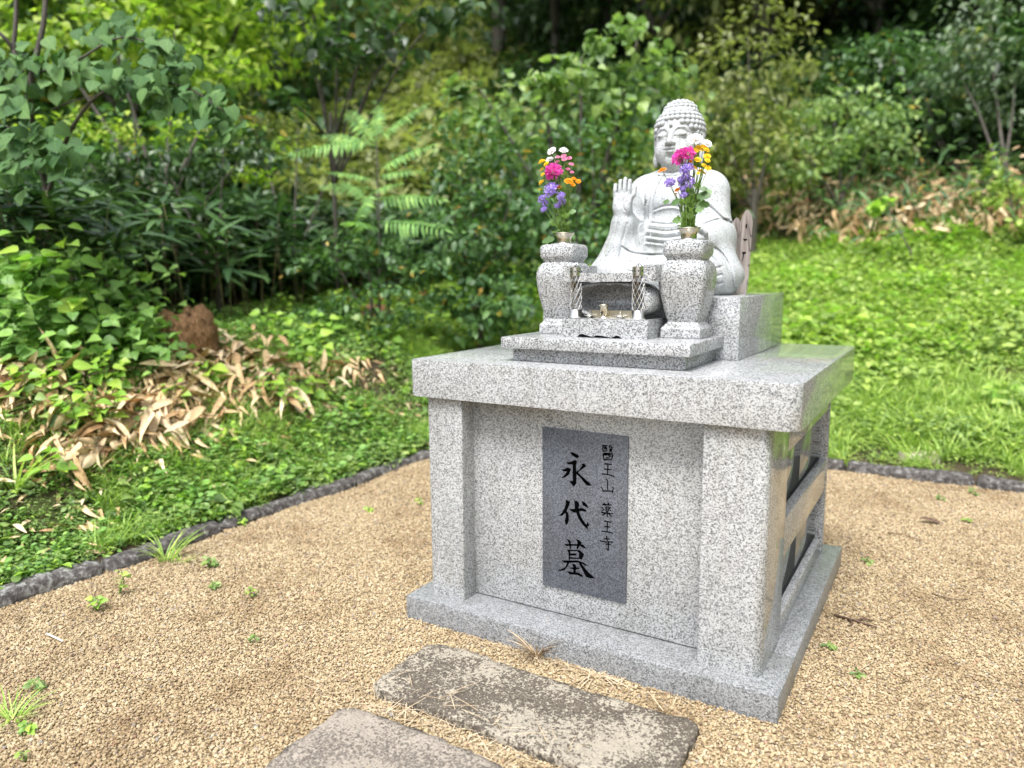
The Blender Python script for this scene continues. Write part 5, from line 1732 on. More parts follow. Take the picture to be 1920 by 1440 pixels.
def shrub_band(path, n, th, d0, s0=.13):
    P = spline([(a, b) for a, b in path], 60)
    for _ in range(n):
        q = P[random.randint(0, 59)]
        px, py = q[0] + random.gauss(0, 14), q[1] + abs(random.gauss(0, th)) * random.choice((1, 1, -.6))
        D = d0 + random.gauss(0, .14)
        p = at(px, py, D)
        dv = Vector((random.gauss(.25, .55), random.gauss(-.35, .45), random.gauss(-.75, .3)))
        z = Vector((random.gauss(.15, .28), random.gauss(-.55, .28), random.gauss(.75, .25)))
        spots.append((p, dv, z, s0 * random.uniform(.58, 1.0)))
shrub_band([(5, 105), (120, 108), (220, 130), (300, 148), (380, 175), (435, 225)], 150, 26, 4.95)
shrub_band([(170, 55), (250, 50), (310, 85), (345, 115)], 45, 20, 5.0)
shrub_band([(0, 165), (20, 185), (45, 205)], 22, 16, 4.8)
shrub_band([(0, 245), (40, 248), (90, 262), (110, 290)], 52, 28, 4.75)
shrub_band([(115, 275), (150, 265)], 12, 12, 4.8)
shrub_band([(0, 300), (20, 330)], 16, 18, 4.75)
leaf_objs(shr, sb, T_LIND, LM['shrub'], 'leaf', spots)
spots = []
shrub_band([(5, 115), (120, 118), (220, 140), (300, 160), (380, 190), (440, 240)], 130, 26, 5.1, .12)
shrub_band([(0, 255), (40, 258), (90, 272), (140, 280)], 60, 26, 4.95, .12)
shrub_band([(150, 60), (250, 55), (310, 90), (350, 120)], 60, 20, 5.15, .12)
v, f = join([cloud(T_LIND, np.array([q[0]]) - sb, np.array([q[1][:]]), np.array([q[2][:]]), q[3]) for q in spots])
o = obj('foliage', mesh('foliage', v, f, LM['shrub'], True), shr)
o['kind'] = 'stuff'

# ------------------------------------------------------------------ bamboo grass thicket
sasa_leaves = [mesh('leaf', T_LANCE[0], T_LANCE[1], LM['sasa'], True), mesh('leaf', T_LANCE2[0], T_LANCE2[1], LM['sasa'], True)]
random.seed(21)


def sasa(px, py, h, nl, dead=False):
    b = hit(px, py)
    t = empty('bamboo_grass', b, label='dark bamboo grass plant with long pointed leaves on a thin culm', cat='bamboo grass', group='bamboo grass thicket on the left bank')
    t['kind'] = 'thing'
    lean = Vector((random.gauss(.05, .10), random.gauss(-.08, .10), 1)).normalized()
    top = lean * h
    mb = MB()
    mb.tube([(0, 0, -.05), lean * h * .5 + Vector((.01, .01, 0)), top], [.0065, .005, .0025], 5)
    for k in range(1, 6):
        p = lean * h * (.15 * k)
        mb.tube([p, p + Vector((0, 0, .012))], .0085, 5)
    obj('culm', mb.mesh('culm', M['culm'], True), t)
    a0 = random.uniform(0, 6.28)
    for i in range(nl):
        a = a0 + i * 2.4 + random.uniform(-.4, .4)
        k = random.uniform(.62, 1.0) if i > 3 else random.uniform(.93, 1.0)
        p = lean * h * k
        el = random.uniform(-.25, .75) if k > .85 else random.uniform(-.5, .4)
        d = Vector((cos(a) * cos(el), sin(a) * cos(el) - .15, sin(el)))
        s = random.uniform(.26, .42)
        obj('leaf', random.choice(sasa_leaves), t, p + Vector((cos(a), sin(a), 0)) * .01, euler_from(d, Vector((random.gauss(0, .25), random.gauss(-.25, .25), 1))), (s, s * random.uniform(1.0, 1.35), s))


for i in range(74):
    px = random.uniform(-15, 760)
    sasa(px, 640 - .085 * px + random.uniform(-32, 16), random.uniform(.75, 1.2) * (1.0 if px < 560 else .8), random.randint(8, 11))
for i in range(30):
    px = random.uniform(560, 1010)
    sasa(px, 628 - .085 * px + random.uniform(-25, 10), random.uniform(.55, .95), random.randint(7, 10))
# the deeper rows behind
n = 6500
px = rng.uniform(-60, 820, n)
P0 = np.array([hit(a, 600 - .07 * a - abs(e)) for a, e in zip(rng.uniform(-60, 820, 170), rng.normal(0, 22, 170))])
k = rng.integers(0, len(P0), n)
hh = rng.uniform(.1, 1.2, n)
pos = P0[k] + np.stack([rng.normal(0, .22, n), rng.normal(0, .22, n), hh], 1)
xd = norm(np.stack([rng.normal(size=n), rng.normal(size=n) - .2, rng.normal(0, .45, n)], 1))
zd = np.stack([rng.normal(0, .3, n), rng.normal(-.25, .3, n), np.ones(n)], 1)
v1 = cloud(T_LANCE, pos, xd, zd, rng.uniform(.24, .38, n))
o = obj('bamboo_thicket', mesh('bamboo_thicket', v1[0], v1[1], LM['sasa'], True))
tag(o, 'mass of bamboo grass leaves deeper in the thicket', 'bamboo grass', kind='stuff')
mb = MB()
for q in P0[:150]:
    for _ in range(1):
        b = Vector(q) + Vector((random.gauss(0, .2), random.gauss(0, .2), -.05))
        mb.tube([b, b + Vector((random.gauss(0, .08), random.gauss(0, .08), random.uniform(.6, 1.1)))], .005, 4)
tag(obj('bamboo_culms', mb.mesh('bamboo_culms', M['culm'])), 'thin tan culms standing in the dark of the thicket', 'bamboo grass', kind='stuff')

# ------------------------------------------------------------------ pinnate plant in the middle
def frond_me(n, L_, w):
    parts = []
    xs = np.linspace(.18, .97, n)
    pos, xd, zd, sc = [], [], [], []
    for i, x in enumerate(xs):
        for s in (-1, 1):
            pos.append((x * L_, s * .004, -.18 * L_ * x * x)); xd.append((.42 + rng.normal(0, .09), s, -.35 + rng.normal(0, .15))); zd.append((0.05 + rng.normal(0, .2), s * .25 + rng.normal(0, .2), 1)); sc.append(w * (1 - .55 * ((x - .45) / .55) ** 2) * rng.uniform(.82, 1.1))
    pos.append((L_, 0, -.18 * L_)); xd.append((1, 0, -.3)); zd.append((0, 0, 1)); sc.append(w * .6)
    T = tmpl([(0, .05), (.25, .125), (.6, .10), (1, .004)], .25, .25)
    v, f = cloud(T, np.array(pos), np.array(xd), np.array(zd, float), np.array(sc))
    mb = MB()
    mb.tube([(x * L_, 0, -.18 * L_ * x * x) for x in np.linspace(0, 1, 7)], [.005 - .0006 * i for i in range(7)], 4)
    vv = np.concatenate([np.array(mb.v), np.full((len(mb.v), 2), .5)], 1); ff = np.array([q for q in mb.f if len(q) == 4])
    v, f = join([(v, f), (vv, ff)])
    return mesh('frond', v, f, LM['frond'], True)


FR = [frond_me(17, .62, .11), frond_me(15, .5, .095), frond_me(13, .36, .07)]


def pinnate(base_px, base_D, top, fronds, label):
    c = at(base_px, 640, base_D)
    b = np.array([c[0], c[1], hz(c[0], c[1]) - .03])
    t = empty('sumac_sapling', b, label=label, cat='sapling')
    tp = at(*top) - b
    obj('stem', trunk_me([([(0, 0, 0), tuple(tp * .5 + np.array([.02, 0, 0])), tuple(tp)], .016, .007)], 6), t)
    for (k, ex, ey, ed, fi) in fronds:
        p = Vector(tp * k); e = Vector(at(ex, ey, ed) - b)
        d = e - p
        me = FR[fi]
        Lf = (.62, .5, .36)[fi]
        s = d.length / Lf
        d2 = d.normalized() + Vector((0, 0, .16))
        obj('frond', me, t, p, euler_from(d2, Vector((random.gauss(0, .2), -.55, .8))), (s, s, s))


pinnate(712, 8.2, (706, 265, 8.1), [(1.0, 555, 288, 7.7, 0), (.97, 600, 252, 8.4, 1), (1.0, 700, 195, 8.4, 2), (1.0, 790, 195, 7.8, 0), (.98, 640, 208, 8.4, 2), (.85, 800, 272, 7.7, 1), (.82, 775, 322, 7.8, 1), (.8, 620, 322, 7.8, 1), (.75, 600, 350, 8.2, 2)], 'sapling with large feathery pinnate fronds rising above the bamboo grass')
pinnate(735, 8.3, (700, 360, 7.8), [(1.0, 665, 415, 7.4, 2), (.95, 820, 375, 7.5, 2), (.9, 640, 340, 7.8, 2), (.8, 822, 432, 7.4, 2), (.75, 650, 415, 7.2, 2), (1.0, 745, 345, 7.5, 2)], 'lower sapling with short yellowish pinnate fronds near the thicket end')

# ------------------------------------------------------------------ rotten stumps and dead leaves on the left bank
M['rot'] = noisy('rotten_wood', [(0.30, (0.04, 0.02, 0.012)), (0.42, (0.17, 0.085, 0.038)), (0.54, (0.34, 0.19, 0.085)), (0.70, (0.52, 0.37, 0.22))], 40, .95, 9, 1.0, .03, stretch=(2.5, 2.5, .7))


def stump(px, py, r, h, label, seed, lean=(0, 0)):
    b = hit(px, py)
    ra = np.random.default_rng(seed)
    ph = ra.uniform(0, 6.28, 8)
    rings = []
    nz_, na = 12, 30
    for k in range(nz_):
        t = k / (nz_ - 1)
        ring = []
        for i in range(na):
            a = 2 * pi * i / na
            w = 1 + .12 * sin(3 * a + ph[0]) + .08 * sin(5 * a + ph[1]) + .07 * sin(13 * a + ph[2] + 3 * t) + .045 * ra.normal()
            rr = r * w * (1.22 - .30 * t ** 1.4 - .28 * t ** 7)
            top = h * (1 + .07 * sin(a + ph[3]) + .05 * sin(3 * a + ph[4]) + .05 * ra.normal() * t)
            ring.append((rr * cos(a) + lean[0] * t, rr * sin(a) + lean[1] * t, -.06 + t * top))
        rings.append(ring)
    rings.append([(p[0] * .55 + lean[0] * .4, p[1] * .55 + lean[1] * .4, p[2] * .93 + .02 * ra.normal()) for p in rings[-1]])
    v, f = loft(rings)
    t = obj('tree_stump', mesh('tree_stump', v, f, M['rot'], True), None, b)
    return tag(t, label, 'stump')


stump(345, 672, .23, .42, 'large rotten reddish brown stump at the edge of the bamboo grass', 1, (.03, .02))
stump(2, 716, .15, .15, 'rotten stump cut by the left edge of the picture', 2)
stump(705, 606, .15, .26, 'small crumbling stump at the foot of the green plants near the top slab', 3)

dry_me = [mesh('dry_leaf', T_[0], T_[1], LM['dry'], True) for T_ in (T_DRY, T_DRY2, T_DRY3, T_DRY4)]
lit = empty('leaf_litter', hit(350, 740), label='heap of dead tan bamboo leaves strewn over the left bank', cat='dead leaves')
lb = Vector(lit.location)
random.seed(8)
zones = [(290, 420, 740, 800, 24), (520, 600, 680, 720, 10), (0, 60, 700, 750, 16), (60, 130, 680, 730, 14), (110, 190, 660, 710, 14), (90, 180, 740, 800, 18), (230, 345, 765, 820, 40), (140, 230, 800, 850, 18), (290, 390, 690, 745, 30), (330, 440, 650, 710, 34), (400, 520, 640, 690, 34), (430, 520, 700, 750, 22), (520, 580, 720, 770, 16), (610, 660, 690, 730, 10), (100, 190, 840, 880, 12), (20, 120, 700, 760, 14), (330, 420, 660, 730, 16)]
nd = 0
for x0, x1, y0, y1, n in zones:
    for _ in range(n):
        p = hit(random.uniform(x0, x1), random.uniform(y0, y1))
        # downhill direction
        e = .06
        gx_ = (hz(p[0] + e, p[1]) - hz(p[0] - e, p[1])) / (2 * e); gy_ = (hz(p[0], p[1] + e) - hz(p[0], p[1] - e)) / (2 * e)
        nrm = Vector((-gx_, -gy_, 1)).normalized()
        d = Vector((.55, -.62, 0)) + Vector((random.gauss(0, .42), random.gauss(0, .42), 0))
        d = d - nrm * d.dot(nrm) + nrm * random.gauss(.02, .20)
        z = nrm + Vector((random.gauss(0, .35), random.gauss(0, .35), 0))
        s = random.uniform(.19, .33)
        obj('dry_leaf', random.choice(dry_me), lit, Vector(p) + nrm * random.uniform(.04, .13) - lb, euler_from(d, z), (s, s * random.uniform(.7, 1.2), s))
        nd += 1
n = 1900
P0 = np.array([hit(rng.uniform(x0 - 25, x1 + 25), rng.uniform(y0 - 15, y1 + 15)) for x0, x1, y0, y1, m_ in zones for _ in range(m_)])
k = rng.integers(0, len(P0), n)
pos = P0[k] + np.stack([rng.normal(0, .10, n), rng.normal(0, .10, n), np.zeros(n)], 1)
pos[:, 2] = height(pos[:, 0], pos[:, 1]) + rng.uniform(0.0, .09, n)
v1 = cloud(T_DRY3, pos, np.stack([rng.normal(size=n) * .7 + .5, rng.normal(size=n) * .7 - .6, rng.normal(-.1, .25, n)], 1), np.stack([rng.normal(.3, .4, n), rng.normal(0, .4, n), np.ones(n)], 1), rng.uniform(.05, .19, n))
o = obj('small_litter', mesh('small_litter', v1[0], v1[1], LM['dry'], True), lit, -lb)
o['kind'] = 'stuff'
n = 700
X = KX - np.abs(rng.normal(.1, .8, n)) - .1; Y_ = rng.uniform(-1.2, 3.4, n)
pos = np.stack([X, Y_, height(X, Y_) + rng.uniform(.01, .06, n)], 1)
v1 = cloud(T_DRY, pos, np.stack([rng.normal(size=n), rng.normal(size=n), rng.normal(0, .2, n)], 1), np.stack([rng.normal(.3, .3, n), rng.normal(0, .3, n), np.ones(n)], 1), rng.uniform(.035, .13, n))
o = obj('scattered_litter', mesh('scattered_litter', v1[0], v1[1], LM['dry'], True), lit, -lb)
o['kind'] = 'stuff'
mb = MB()
for _ in range(60):
    x0, x1, y0, y1, m_ = random.choice(zones)
    p = Vector(hit(random.uniform(x0, x1), random.uniform(y0, y1))) + Vector((0, 0, .03))
    d = Vector((random.gauss(0, 1), random.gauss(0, 1), random.gauss(0, .15))).normalized() * random.uniform(.15, .45)
    mb.tube([p, p + d * .5 + Vector((0, 0, .01)), p + d], [.005, .004, .003], 4)
o = obj('fallen_twigs', mb.mesh('fallen_twigs', M['twig']), lit, -lb)
o['kind'] = 'stuff'

# dead leaves hanging on the right bank
lit2 = empty('dead_leaf_bank', hit(1640, 400), label='bank of withered tan bamboo leaves beyond the green field on the right', cat='dead leaves')
lb2 = Vector(lit2.location)
zones2 = [(1400, 1500, 330, 440, 34), (1490, 1620, 310, 455, 60), (1600, 1700, 380, 460, 30), (1690, 1800, 290, 440, 44), (1780, 1900, 320, 450, 46), (1880, 1930, 380, 460, 16), (1700, 1760, 230, 290, 8), (1560, 1700, 255, 370, 16), (1740, 1900, 245, 330, 20)]
for x0, x1, y0, y1, n in zones2:
    for _ in range(n):
        p = hit(random.uniform(x0, x1), random.uniform(y0, y1) + 6)
        s = random.uniform(.22, .40)
        d = Vector((random.gauss(0, .45), random.gauss(-.3, .3), random.gauss(-.8, .35)))
        z = Vector((random.gauss(0, .5), random.gauss(-.8, .4), random.gauss(.4, .3)))
        obj('dry_leaf', random.choice(dry_me), lit2, Vector(p) + Vector((0, -.05, random.uniform(.1, .5))) - lb2, euler_from(d, z), (s, s * random.uniform(1.0, 1.7), s))
n = 2300
P0 = np.array([hit(rng.uniform(x0 - 20, x1 + 20), rng.uniform(y0 - 25, y1 + 12)) for x0, x1, y0, y1, m_ in zones2 for _ in range(m_)])
k = rng.integers(0, len(P0), n)
pos = P0[k] + np.stack([rng.normal(0, .25, n), rng.normal(0, .25, n), rng.uniform(.02, .5, n)], 1)
v1 = cloud(T_DRY, pos, np.stack([rng.normal(size=n) * .7, rng.normal(size=n) * .7 - .2, rng.normal(-.5, .5, n)], 1), np.stack([rng.normal(0, .4, n), rng.normal(-.5, .4, n), np.ones(n) * .6], 1), rng.uniform(.10, .28, n))
o = obj('small_litter', mesh('small_litter', v1[0], v1[1], LM['dry'], True), lit2, -lb2)
o['kind'] = 'stuff'
# living bamboo grass mixed into that bank
n = 3000
k = rng.integers(0, len(P0), n)
pos = P0[k] + np.stack([rng.normal(0, .5, n), rng.normal(.2, .6, n), rng.uniform(.1, 1.0, n)], 1)
v1 = cloud(T_LANCE, pos, np.stack([rng.normal(size=n), rng.normal(size=n) - .2, rng.normal(0, .4, n)], 1), np.stack([rng.normal(0, .3, n), rng.normal(-.3, .3, n), np.ones(n)], 1), rng.uniform(.16, .30, n))
tag(obj('bank_foliage', mesh('bank_foliage', v1[0], v1[1], LM['mid'], True)), 'green leaves growing through the withered bank on the right', 'foliage', kind='stuff')

# ------------------------------------------------------------------ leafy weeds one can tell apart
leafm = {k: [mesh('leaf', T[0], T[1], LM[k], True) for T in Ts] for k, Ts in (('herb', (T_LOBE, T_HEART)), ('lime', (T_HEART,)), ('cover', (T_OVAL, T_HEART)), ('field', (T_HEART, T_OVAL)))}


def weed(name, px, py, h, nl, size, key, label, spread=.5, group=None, stems=1, cat='weed'):
    b = hit(px, py) if isinstance(px, (int, float)) else np.array(px)
    t = empty(name, b, label=label, cat=cat, group=group)
    mb = MB()
    ls = []
    for s in range(stems):
        lean = Vector((random.gauss(0, .22), random.gauss(-.1, .22), 1)).normalized()
        m_ = lean * h * .5 + Vector((random.gauss(0, .02), random.gauss(0, .02), 0))
        hs = h * random.uniform(.7, 1.0) if s else h
        mb.tube([(0, 0, -.02), m_, lean * hs], [.004, .003, .0015], 4)
        per = max(1, nl // stems)
        for i in range(per):
            k = (i + 1) / per
            a = i * 2.4 + random.uniform(-.5, .5) + s
            p = lean * hs * (.25 + .75 * k)
            el = random.uniform(-.1, .45)
            d = Vector((cos(a) * cos(el), sin(a) * cos(el) - .2, sin(el) - .15))
            pet = p + d * size * spread
            mb.tube([p, pet], .0014, 3)
            sc = size * random.uniform(.65, 1.1) * (1.0 if k < .85 else .7)
            ls.append((pet, d, sc))
    obj('stem', mb.mesh('stem', M['green_stem']), t)
    for p, d, s in ls:
        obj('leaf', random.choice(leafm[key]), t, p, euler_from(d, Vector((random.gauss(.15, .3), random.gauss(-.6, .3), .85))), (s, s, s))
    return t


random.seed(77)
for px, py, h, nl, sz, st, lb_ in ((205, 690, 1.05, 17, .15, 1, 'tallest light green herb at the left with a leaf tuft at its tip'), (118, 690, .95, 16, .17, 1, 'herb with broad drooping leaves left of the tallest herb'), (245, 680, .55, 14, .12, 2, 'herb between the tallest herb and the big stump'), (45, 700, .55, 18, .12, 3, 'low herb near the left edge below the bamboo grass'), (165, 700, .45, 16, .12, 3, 'short lobed herb in front of the tall herbs'), (75, 665, .85, 17, .14, 2, 'tall herb standing between shrub trunk and left edge'), (10, 690, .65, 16, .13, 2, 'herb with large leaves cut by the left edge'), (100, 700, .50, 18, .12, 3, 'dense herb in front of the shrub trunk'), (225, 690, .42, 16, .11, 3, 'dense low herb against the left side of the big stump'), (175, 670, .80, 16, .14, 2, 'herb just behind the tallest herb'), (262, 660, .60, 13, .12, 1, 'slender herb above the big stump'), (60, 715, .34, 16, .10, 3, 'low dense herb above the left dead leaves'), (140, 715, .34, 16, .10, 3, 'low dense herb in front of the dense herb by the trunk'), (292, 665, .36, 14, .075, 3, 'creeping herb spilling over the big stump')):
    weed('tall_herb', px, py, h, nl, sz, 'lime' if h > .9 else 'herb', lb_, stems=st, cat='herb')
n = 1500
k = rng.integers(0, 90, n)
Ph = np.array([hit(a, q) for a, q in zip(rng.uniform(-20, 300, 90), rng.uniform(640, 715, 90))])
hmax = np.where(Ph[k][:, 0] < -3.4, .75, .45)
pos = Ph[k] + np.stack([rng.normal(0, .13, n), rng.normal(0, .13, n), hmax * rng.uniform(.03, 1, n) ** 1.3], 1)
a = rng.uniform(0, 6.28, n)
v1 = join([cloud(T_, pos[i::2], np.stack([np.cos(a), np.sin(a) - .3, rng.normal(-.2, .3, n)], 1)[i::2], np.stack([rng.normal(.15, .3, n), rng.normal(-.5, .3, n), np.full(n, .9)], 1)[i::2], rng.uniform(.05, .12, n)[i::2]) for i, T_ in enumerate((T_HEART, T_LOBE))])
tag(obj('herb_growth', mesh('herb_growth', v1[0], v1[1], LM['herb'], True)), 'dense mass of small herb leaves at the foot of the tall herbs', 'herbs', kind='stuff')
SM = [(150, 640, .30, 6, .10, 'pair of heart shaped lime leaves low between the tall herbs'), (500, 640, .26, 9, .08, 'pale lime plant standing before the dark bamboo culms'), (400, 660, .16, 7, .07, 'lime sprout at the right foot of the big stump'), (560, 690, .22, 11, .075, 'lime plant right of the dead leaf heap, upper one'), (510, 760, .20, 12, .075, 'lime plant with many small leaves in the middle of the dead leaves'), (480, 720, .14, 6, .07, 'small lime plant touching the palest dead leaves'), (200, 745, .24, 10, .09, 'bushy yellow green plant over the left dead leaves'), (330, 770, .16, 6, .085, 'three leaved plant left of the fanned dead leaves'), (75, 820, .26, 9, .09, 'broad leaved plant at the left edge of the dead leaves'), (110, 900, .16, 7, .085, 'low heart leaved plant near the left edge above the kerb'), (600, 650, .18, 8, .075, 'green plant beside the small crumbling stump'), (640, 700, .16, 9, .07, 'leafy plant right of the lime plants'), (760, 640, .24, 9, .10, 'broad leaved green plant behind the left end of the top slab'), (820, 625, .22, 9, .09, 'second broad leaved plant close behind the top slab corner'), (690, 640, .22, 9, .085, 'green plant in front of the small stump'), (430, 840, .14, 6, .06, 'yellowish seedling in the ground cover below the dead leaves'), (290, 960, .10, 5, .06, 'tiny heart leaved seedling just above the left kerb'), (610, 870, .10, 5, .055, 'yellow green seedling above the kerb bend'), (540, 590, .22, 8, .075, 'thin plant at the dark foot of the bamboo grass'), (30, 770, .22, 8, .085, 'herb cut by the left edge beside the rotten stump'), (250, 820, .14, 7, .07, 'green seedling under the fanned dead leaves')]
for i, (px, py, h, nl, sz, lb_) in enumerate(SM):
    weed('heart_leaf_weed', px, py, h * 1.25, int(nl * 1.5), sz * 1.2, 'lime' if i % 3 != 2 else 'cover', lb_, stems=2 if nl > 7 else 1)
for i in range(24):
    px, py = random.choice(((random.uniform(380, 640), random.uniform(600, 790)), (random.uniform(60, 300), random.uniform(690, 830)), (random.uniform(640, 900), random.uniform(590, 690))))
    weed('heart_leaf_weed', px, py, random.uniform(.18, .36), random.randint(10, 17), random.uniform(.09, .14), 'lime', 'yellow green heart leaved seedling growing through the dead leaves', stems=2, group='heart leaved seedlings in the dead leaves')
weed('broadleaf_weed', 1880, 765, .22, 7, .16, 'lime', 'broad leaved bright plant in the grass near the right edge', stems=1)
FW = [(1500, 560, .30), (1560, 520, .35), (1620, 600, .3), (1700, 560, .34), (1780, 640, .32), (1860, 560, .36), (1660, 690, .26), (1740, 720, .28), (1800, 560, .32), (1450, 505, .34), (1900, 640, .3), (1600, 500, .36), (1720, 500, .38), (1840, 500, .38), (980, 560, .3), (930, 590, .28), (1000, 530, .34), (880, 610, .26)]
random.seed(99)
FW += [(random.uniform(1400, 1920), random.uniform(500, 800), random.uniform(.16, .42)) for _ in range(34)]
for px, py, h in FW:
    weed('leafy_weed', px, py, h, 12, .10, 'field', 'bright green leafy weed standing out of the low growth', stems=3, group='leafy weeds in the green growth')

# ------------------------------------------------------------------ ground cover and grass
def clump_me(T, n, r, hmin, hmax, size, mat, stems=True, erect=0.0):
    pos, xd, zd, sc = [], [], [], []
    for i in range(n):
        a = rng.uniform(0, 6.28); q = r * math.sqrt(rng.uniform(0, 1)); h = rng.uniform(hmin, hmax) * (1 - .5 * q / r)
        pos.append((q * cos(a), q * sin(a), h))
        b = a + rng.normal(0, .9)
        xd.append((cos(b), sin(b), rng.normal(-.1, .25) + erect)); zd.append((rng.normal(0, .3), rng.normal(0, .3), 1)); sc.append(size * rng.uniform(.6, 1.2))
    v, f = cloud(T, np.array(pos), np.array(xd), np.array(zd), np.array(sc))
    return mesh('clump', v, f, mat, True)


def tuft_me(n, h, r, mat, out=.45):
    a = rng.uniform(0, 6.28, n)
    pos = np.stack([r * np.cos(a) * rng.uniform(0, 1, n), r * np.sin(a) * rng.uniform(0, 1, n), np.zeros(n)], 1)
    xd = np.stack([np.cos(a) * out, np.sin(a) * out, np.ones(n)], 1) + rng.normal(0, .12, (n, 3))
    zd = np.stack([np.cos(a), np.sin(a), np.full(n, .3)], 1)
    zd[:, :2] *= -1
    v, f = cloud(T_BLADE, pos, xd, zd, h * rng.uniform(.6, 1.1, n))
    return mesh('tuft', v, f, mat, True)


def land_points(n, x0, x1, y0, y1, dens):
    x = rng.uniform(x0, x1, n); y = rng.uniform(y0, y1, n)
    z = height(x, y)
    P = np.stack([x, y, z], 1)
    ok, dd = in_view(P, 120, 60)
    off = (x < KX - .06) | (y > KY + .06)
    keep = ok & off & (rng.uniform(0, 1, n) < dens(x, y, dd))
    return P[keep]


def litter_mask(x, y):
    """1 in the heap of dead leaves, 0 away from it"""
    s = KX - x
    m_ = np.exp(-((s - 1.05) / .62) ** 2) * (y > -.6) * (y < 3.4)
    return m_ * (0.75 + .25 * vnoise(np.stack([x, y], 1) * 3, 5))


src_l = [clump_me(T_OVAL, 14, .07, .02, .09, .035, LM['cover']), clump_me(T_HEART, 10, .07, .02, .10, .042, LM['cover']), clump_me(T_DIAM, 22, .08, .01, .08, .028, LM['cover']), clump_me(T_OVAL, 12, .06, .03, .13, .045, LM['herb'], erect=.3), clump_me(T_HEART, 8, .06, .03, .12, .045, LM['lime'])]
P = land_points(60000, -5.2, -1.72, -1.6, 9, lambda x, y, d: .78 * (1 - 1.02 * np.clip(litter_mask(x, y), 0, .97)) * np.where(KX - x > 2.2, .35, 1.0))
n = len(P)
scatter('ground_cover', P, np.stack([rng.normal(.15, .15, n), rng.normal(.2, .15, n), rng.uniform(0, 6.28, n)], 1), rng.uniform(.55, 1.25, n) * np.clip(1 + .5 * vnoise(P[:, :2] * 2.6, 51), .5, 1.6), rng.choice(5, n, p=[.24, .20, .34, .14, .08]), src_l, 'low clover like ground cover on the left bank', 'ground cover')
src_f = [clump_me(T_OVAL, 16, .11, .04, .20, .06, LM['field'], erect=.2), clump_me(T_HEART, 12, .11, .04, .22, .065, LM['field']), clump_me(T_DIAM, 26, .12, .03, .18, .045, LM['field']), clump_me(T_OVAL, 16, .10, .04, .20, .05, LM['cover']), clump_me(T_OVAL, 12, .09, .05, .26, .07, LM['lime'], erect=.4)]
P = land_points(70000, -7, 9, 3.6, 12.2, lambda x, y, d: np.where(y < 4.0, .35, .9) * np.clip((12.5 - y) / 2, 0, 1) * np.where((x < -1.7) & (y < 4.5), .5, 1))
n = len(P)
scatter('field_growth', P, np.stack([rng.normal(.12, .15, n), rng.normal(0, .15, n), rng.uniform(0, 6.28, n)], 1), rng.uniform(.5, 1.15, n) * np.clip(.95 + .55 * vnoise(P[:, :2] * 1.9, 41), .45, 1.7) * np.where(P[:, 1] < 4.3, .55, 1), np.where(vnoise(P[:, :2] * 1.3, 42) > .25, rng.choice([0, 3], n), np.where(vnoise(P[:, :2] * 2.1, 43) > .3, rng.choice([2, 4], n), rng.choice(5, n, p=[.28, .24, .22, .14, .12]))), src_f, 'bright green leafy growth covering the slope behind', 'ground cover')
gt = [tuft_me(12, .20, .03, LM['grass']), tuft_me(9, .26, .03, LM['grass'], .3), tuft_me(14, .13, .04, LM['grass'], .7)]
P = land_points(26000, -2, 8, 3.62, 8.5, lambda x, y, d: np.exp(-((y - 4.7) / 1.3) ** 2) * .8 * (vnoise(np.stack([x, y], 1) * 2.2, 8) > -.25))
P2 = land_points(26000, -3.6, -1.72, -1.6, 4, lambda x, y, d: .6 * (vnoise(np.stack([x, y], 1) * 3, 18) > -.1) * (1 - .8 * np.clip(litter_mask(x, y), 0, 1)))
P = np.concatenate([P, P2]); n = len(P)
scatter('grass', P, np.stack([rng.normal(0, .2, n), rng.normal(0, .2, n), rng.uniform(0, 6.28, n)], 1), rng.uniform(.5, 1.15, n) * np.where(P[:, 1] < 3.6, .6, 1.0), rng.integers(0, 3, n), gt, 'grass tufts along the kerbs and in the green field', 'grass')

# ------------------------------------------------------------------ small things on the gravel
def yard(px, py):
    d = _fw + _r * (px - 960) / FPX - _u * (py - 720) / FPX
    p = CAM_POS + d * (0.0 - CAM_POS[2]) / d[2]
    return (float(p[0]), float(p[1]), 0.0)


random.seed(15)
def sprout(px, py, r, nl, size, key, label, h=.03):
    t = weed('weed_sprout', yard(px, py), 0, h, nl, size, key, label, spread=.35, stems=max(1, nl // 5))
    return t


sprout(395, 1062, .05, 16, .036, 'cover', 'rounded green weed on the left gravel, larger of two close together', .05)
sprout(402, 1102, .04, 10, .030, 'cover', 'small green weed just below the larger round one on the left gravel', .03)
sprout(470, 1118, .04, 9, .026, 'field', 'pale speckled weed right of the two green ones on the gravel', .05)
sprout(185, 1142, .05, 9, .040, 'lime', 'yellowish weed under the left kerb, lower of the two', .06)
sprout(222, 1112, .05, 10, .034, 'field', 'thin weed with a raised stem under the left kerb', .13)
sprout(480, 1202, .03, 7, .024, 'cover', 'tiny green seedling alone in the middle of the left gravel', .03)
sprout(692, 958, .03, 7, .030, 'lime', 'small yellow green weed between kerb and tomb', .03)
sprout(788, 945, .03, 8, .030, 'field', 'weed beside the left side of the tomb body', .04)
sprout(66, 1292, .05, 12, .030, 'cover', 'dark green round weed at the lower left above the grass tuft', .04)
sprout(58, 1370, .05, 8, .030, 'lime', 'yellowish weed below the lower left grass tuft', .03)
sprout(44, 1425, .03, 7, .020, 'field', 'little weed in the bottom left corner', .03)
sprout(1826, 930, .03, 9, .034, 'cover', 'upper right weed on the gravel near the back kerb', .05)
sprout(1765, 940, .03, 8, .032, 'cover', 'left one of the weeds near the back kerb', .04)
sprout(1813, 980, .03, 8, .028, 'field', 'lone weed below the pair near the back kerb on the right', .03)
sprout(1626, 1057, .03, 8, .030, 'cover', 'flat weed on the gravel right of the tomb middle', .03)
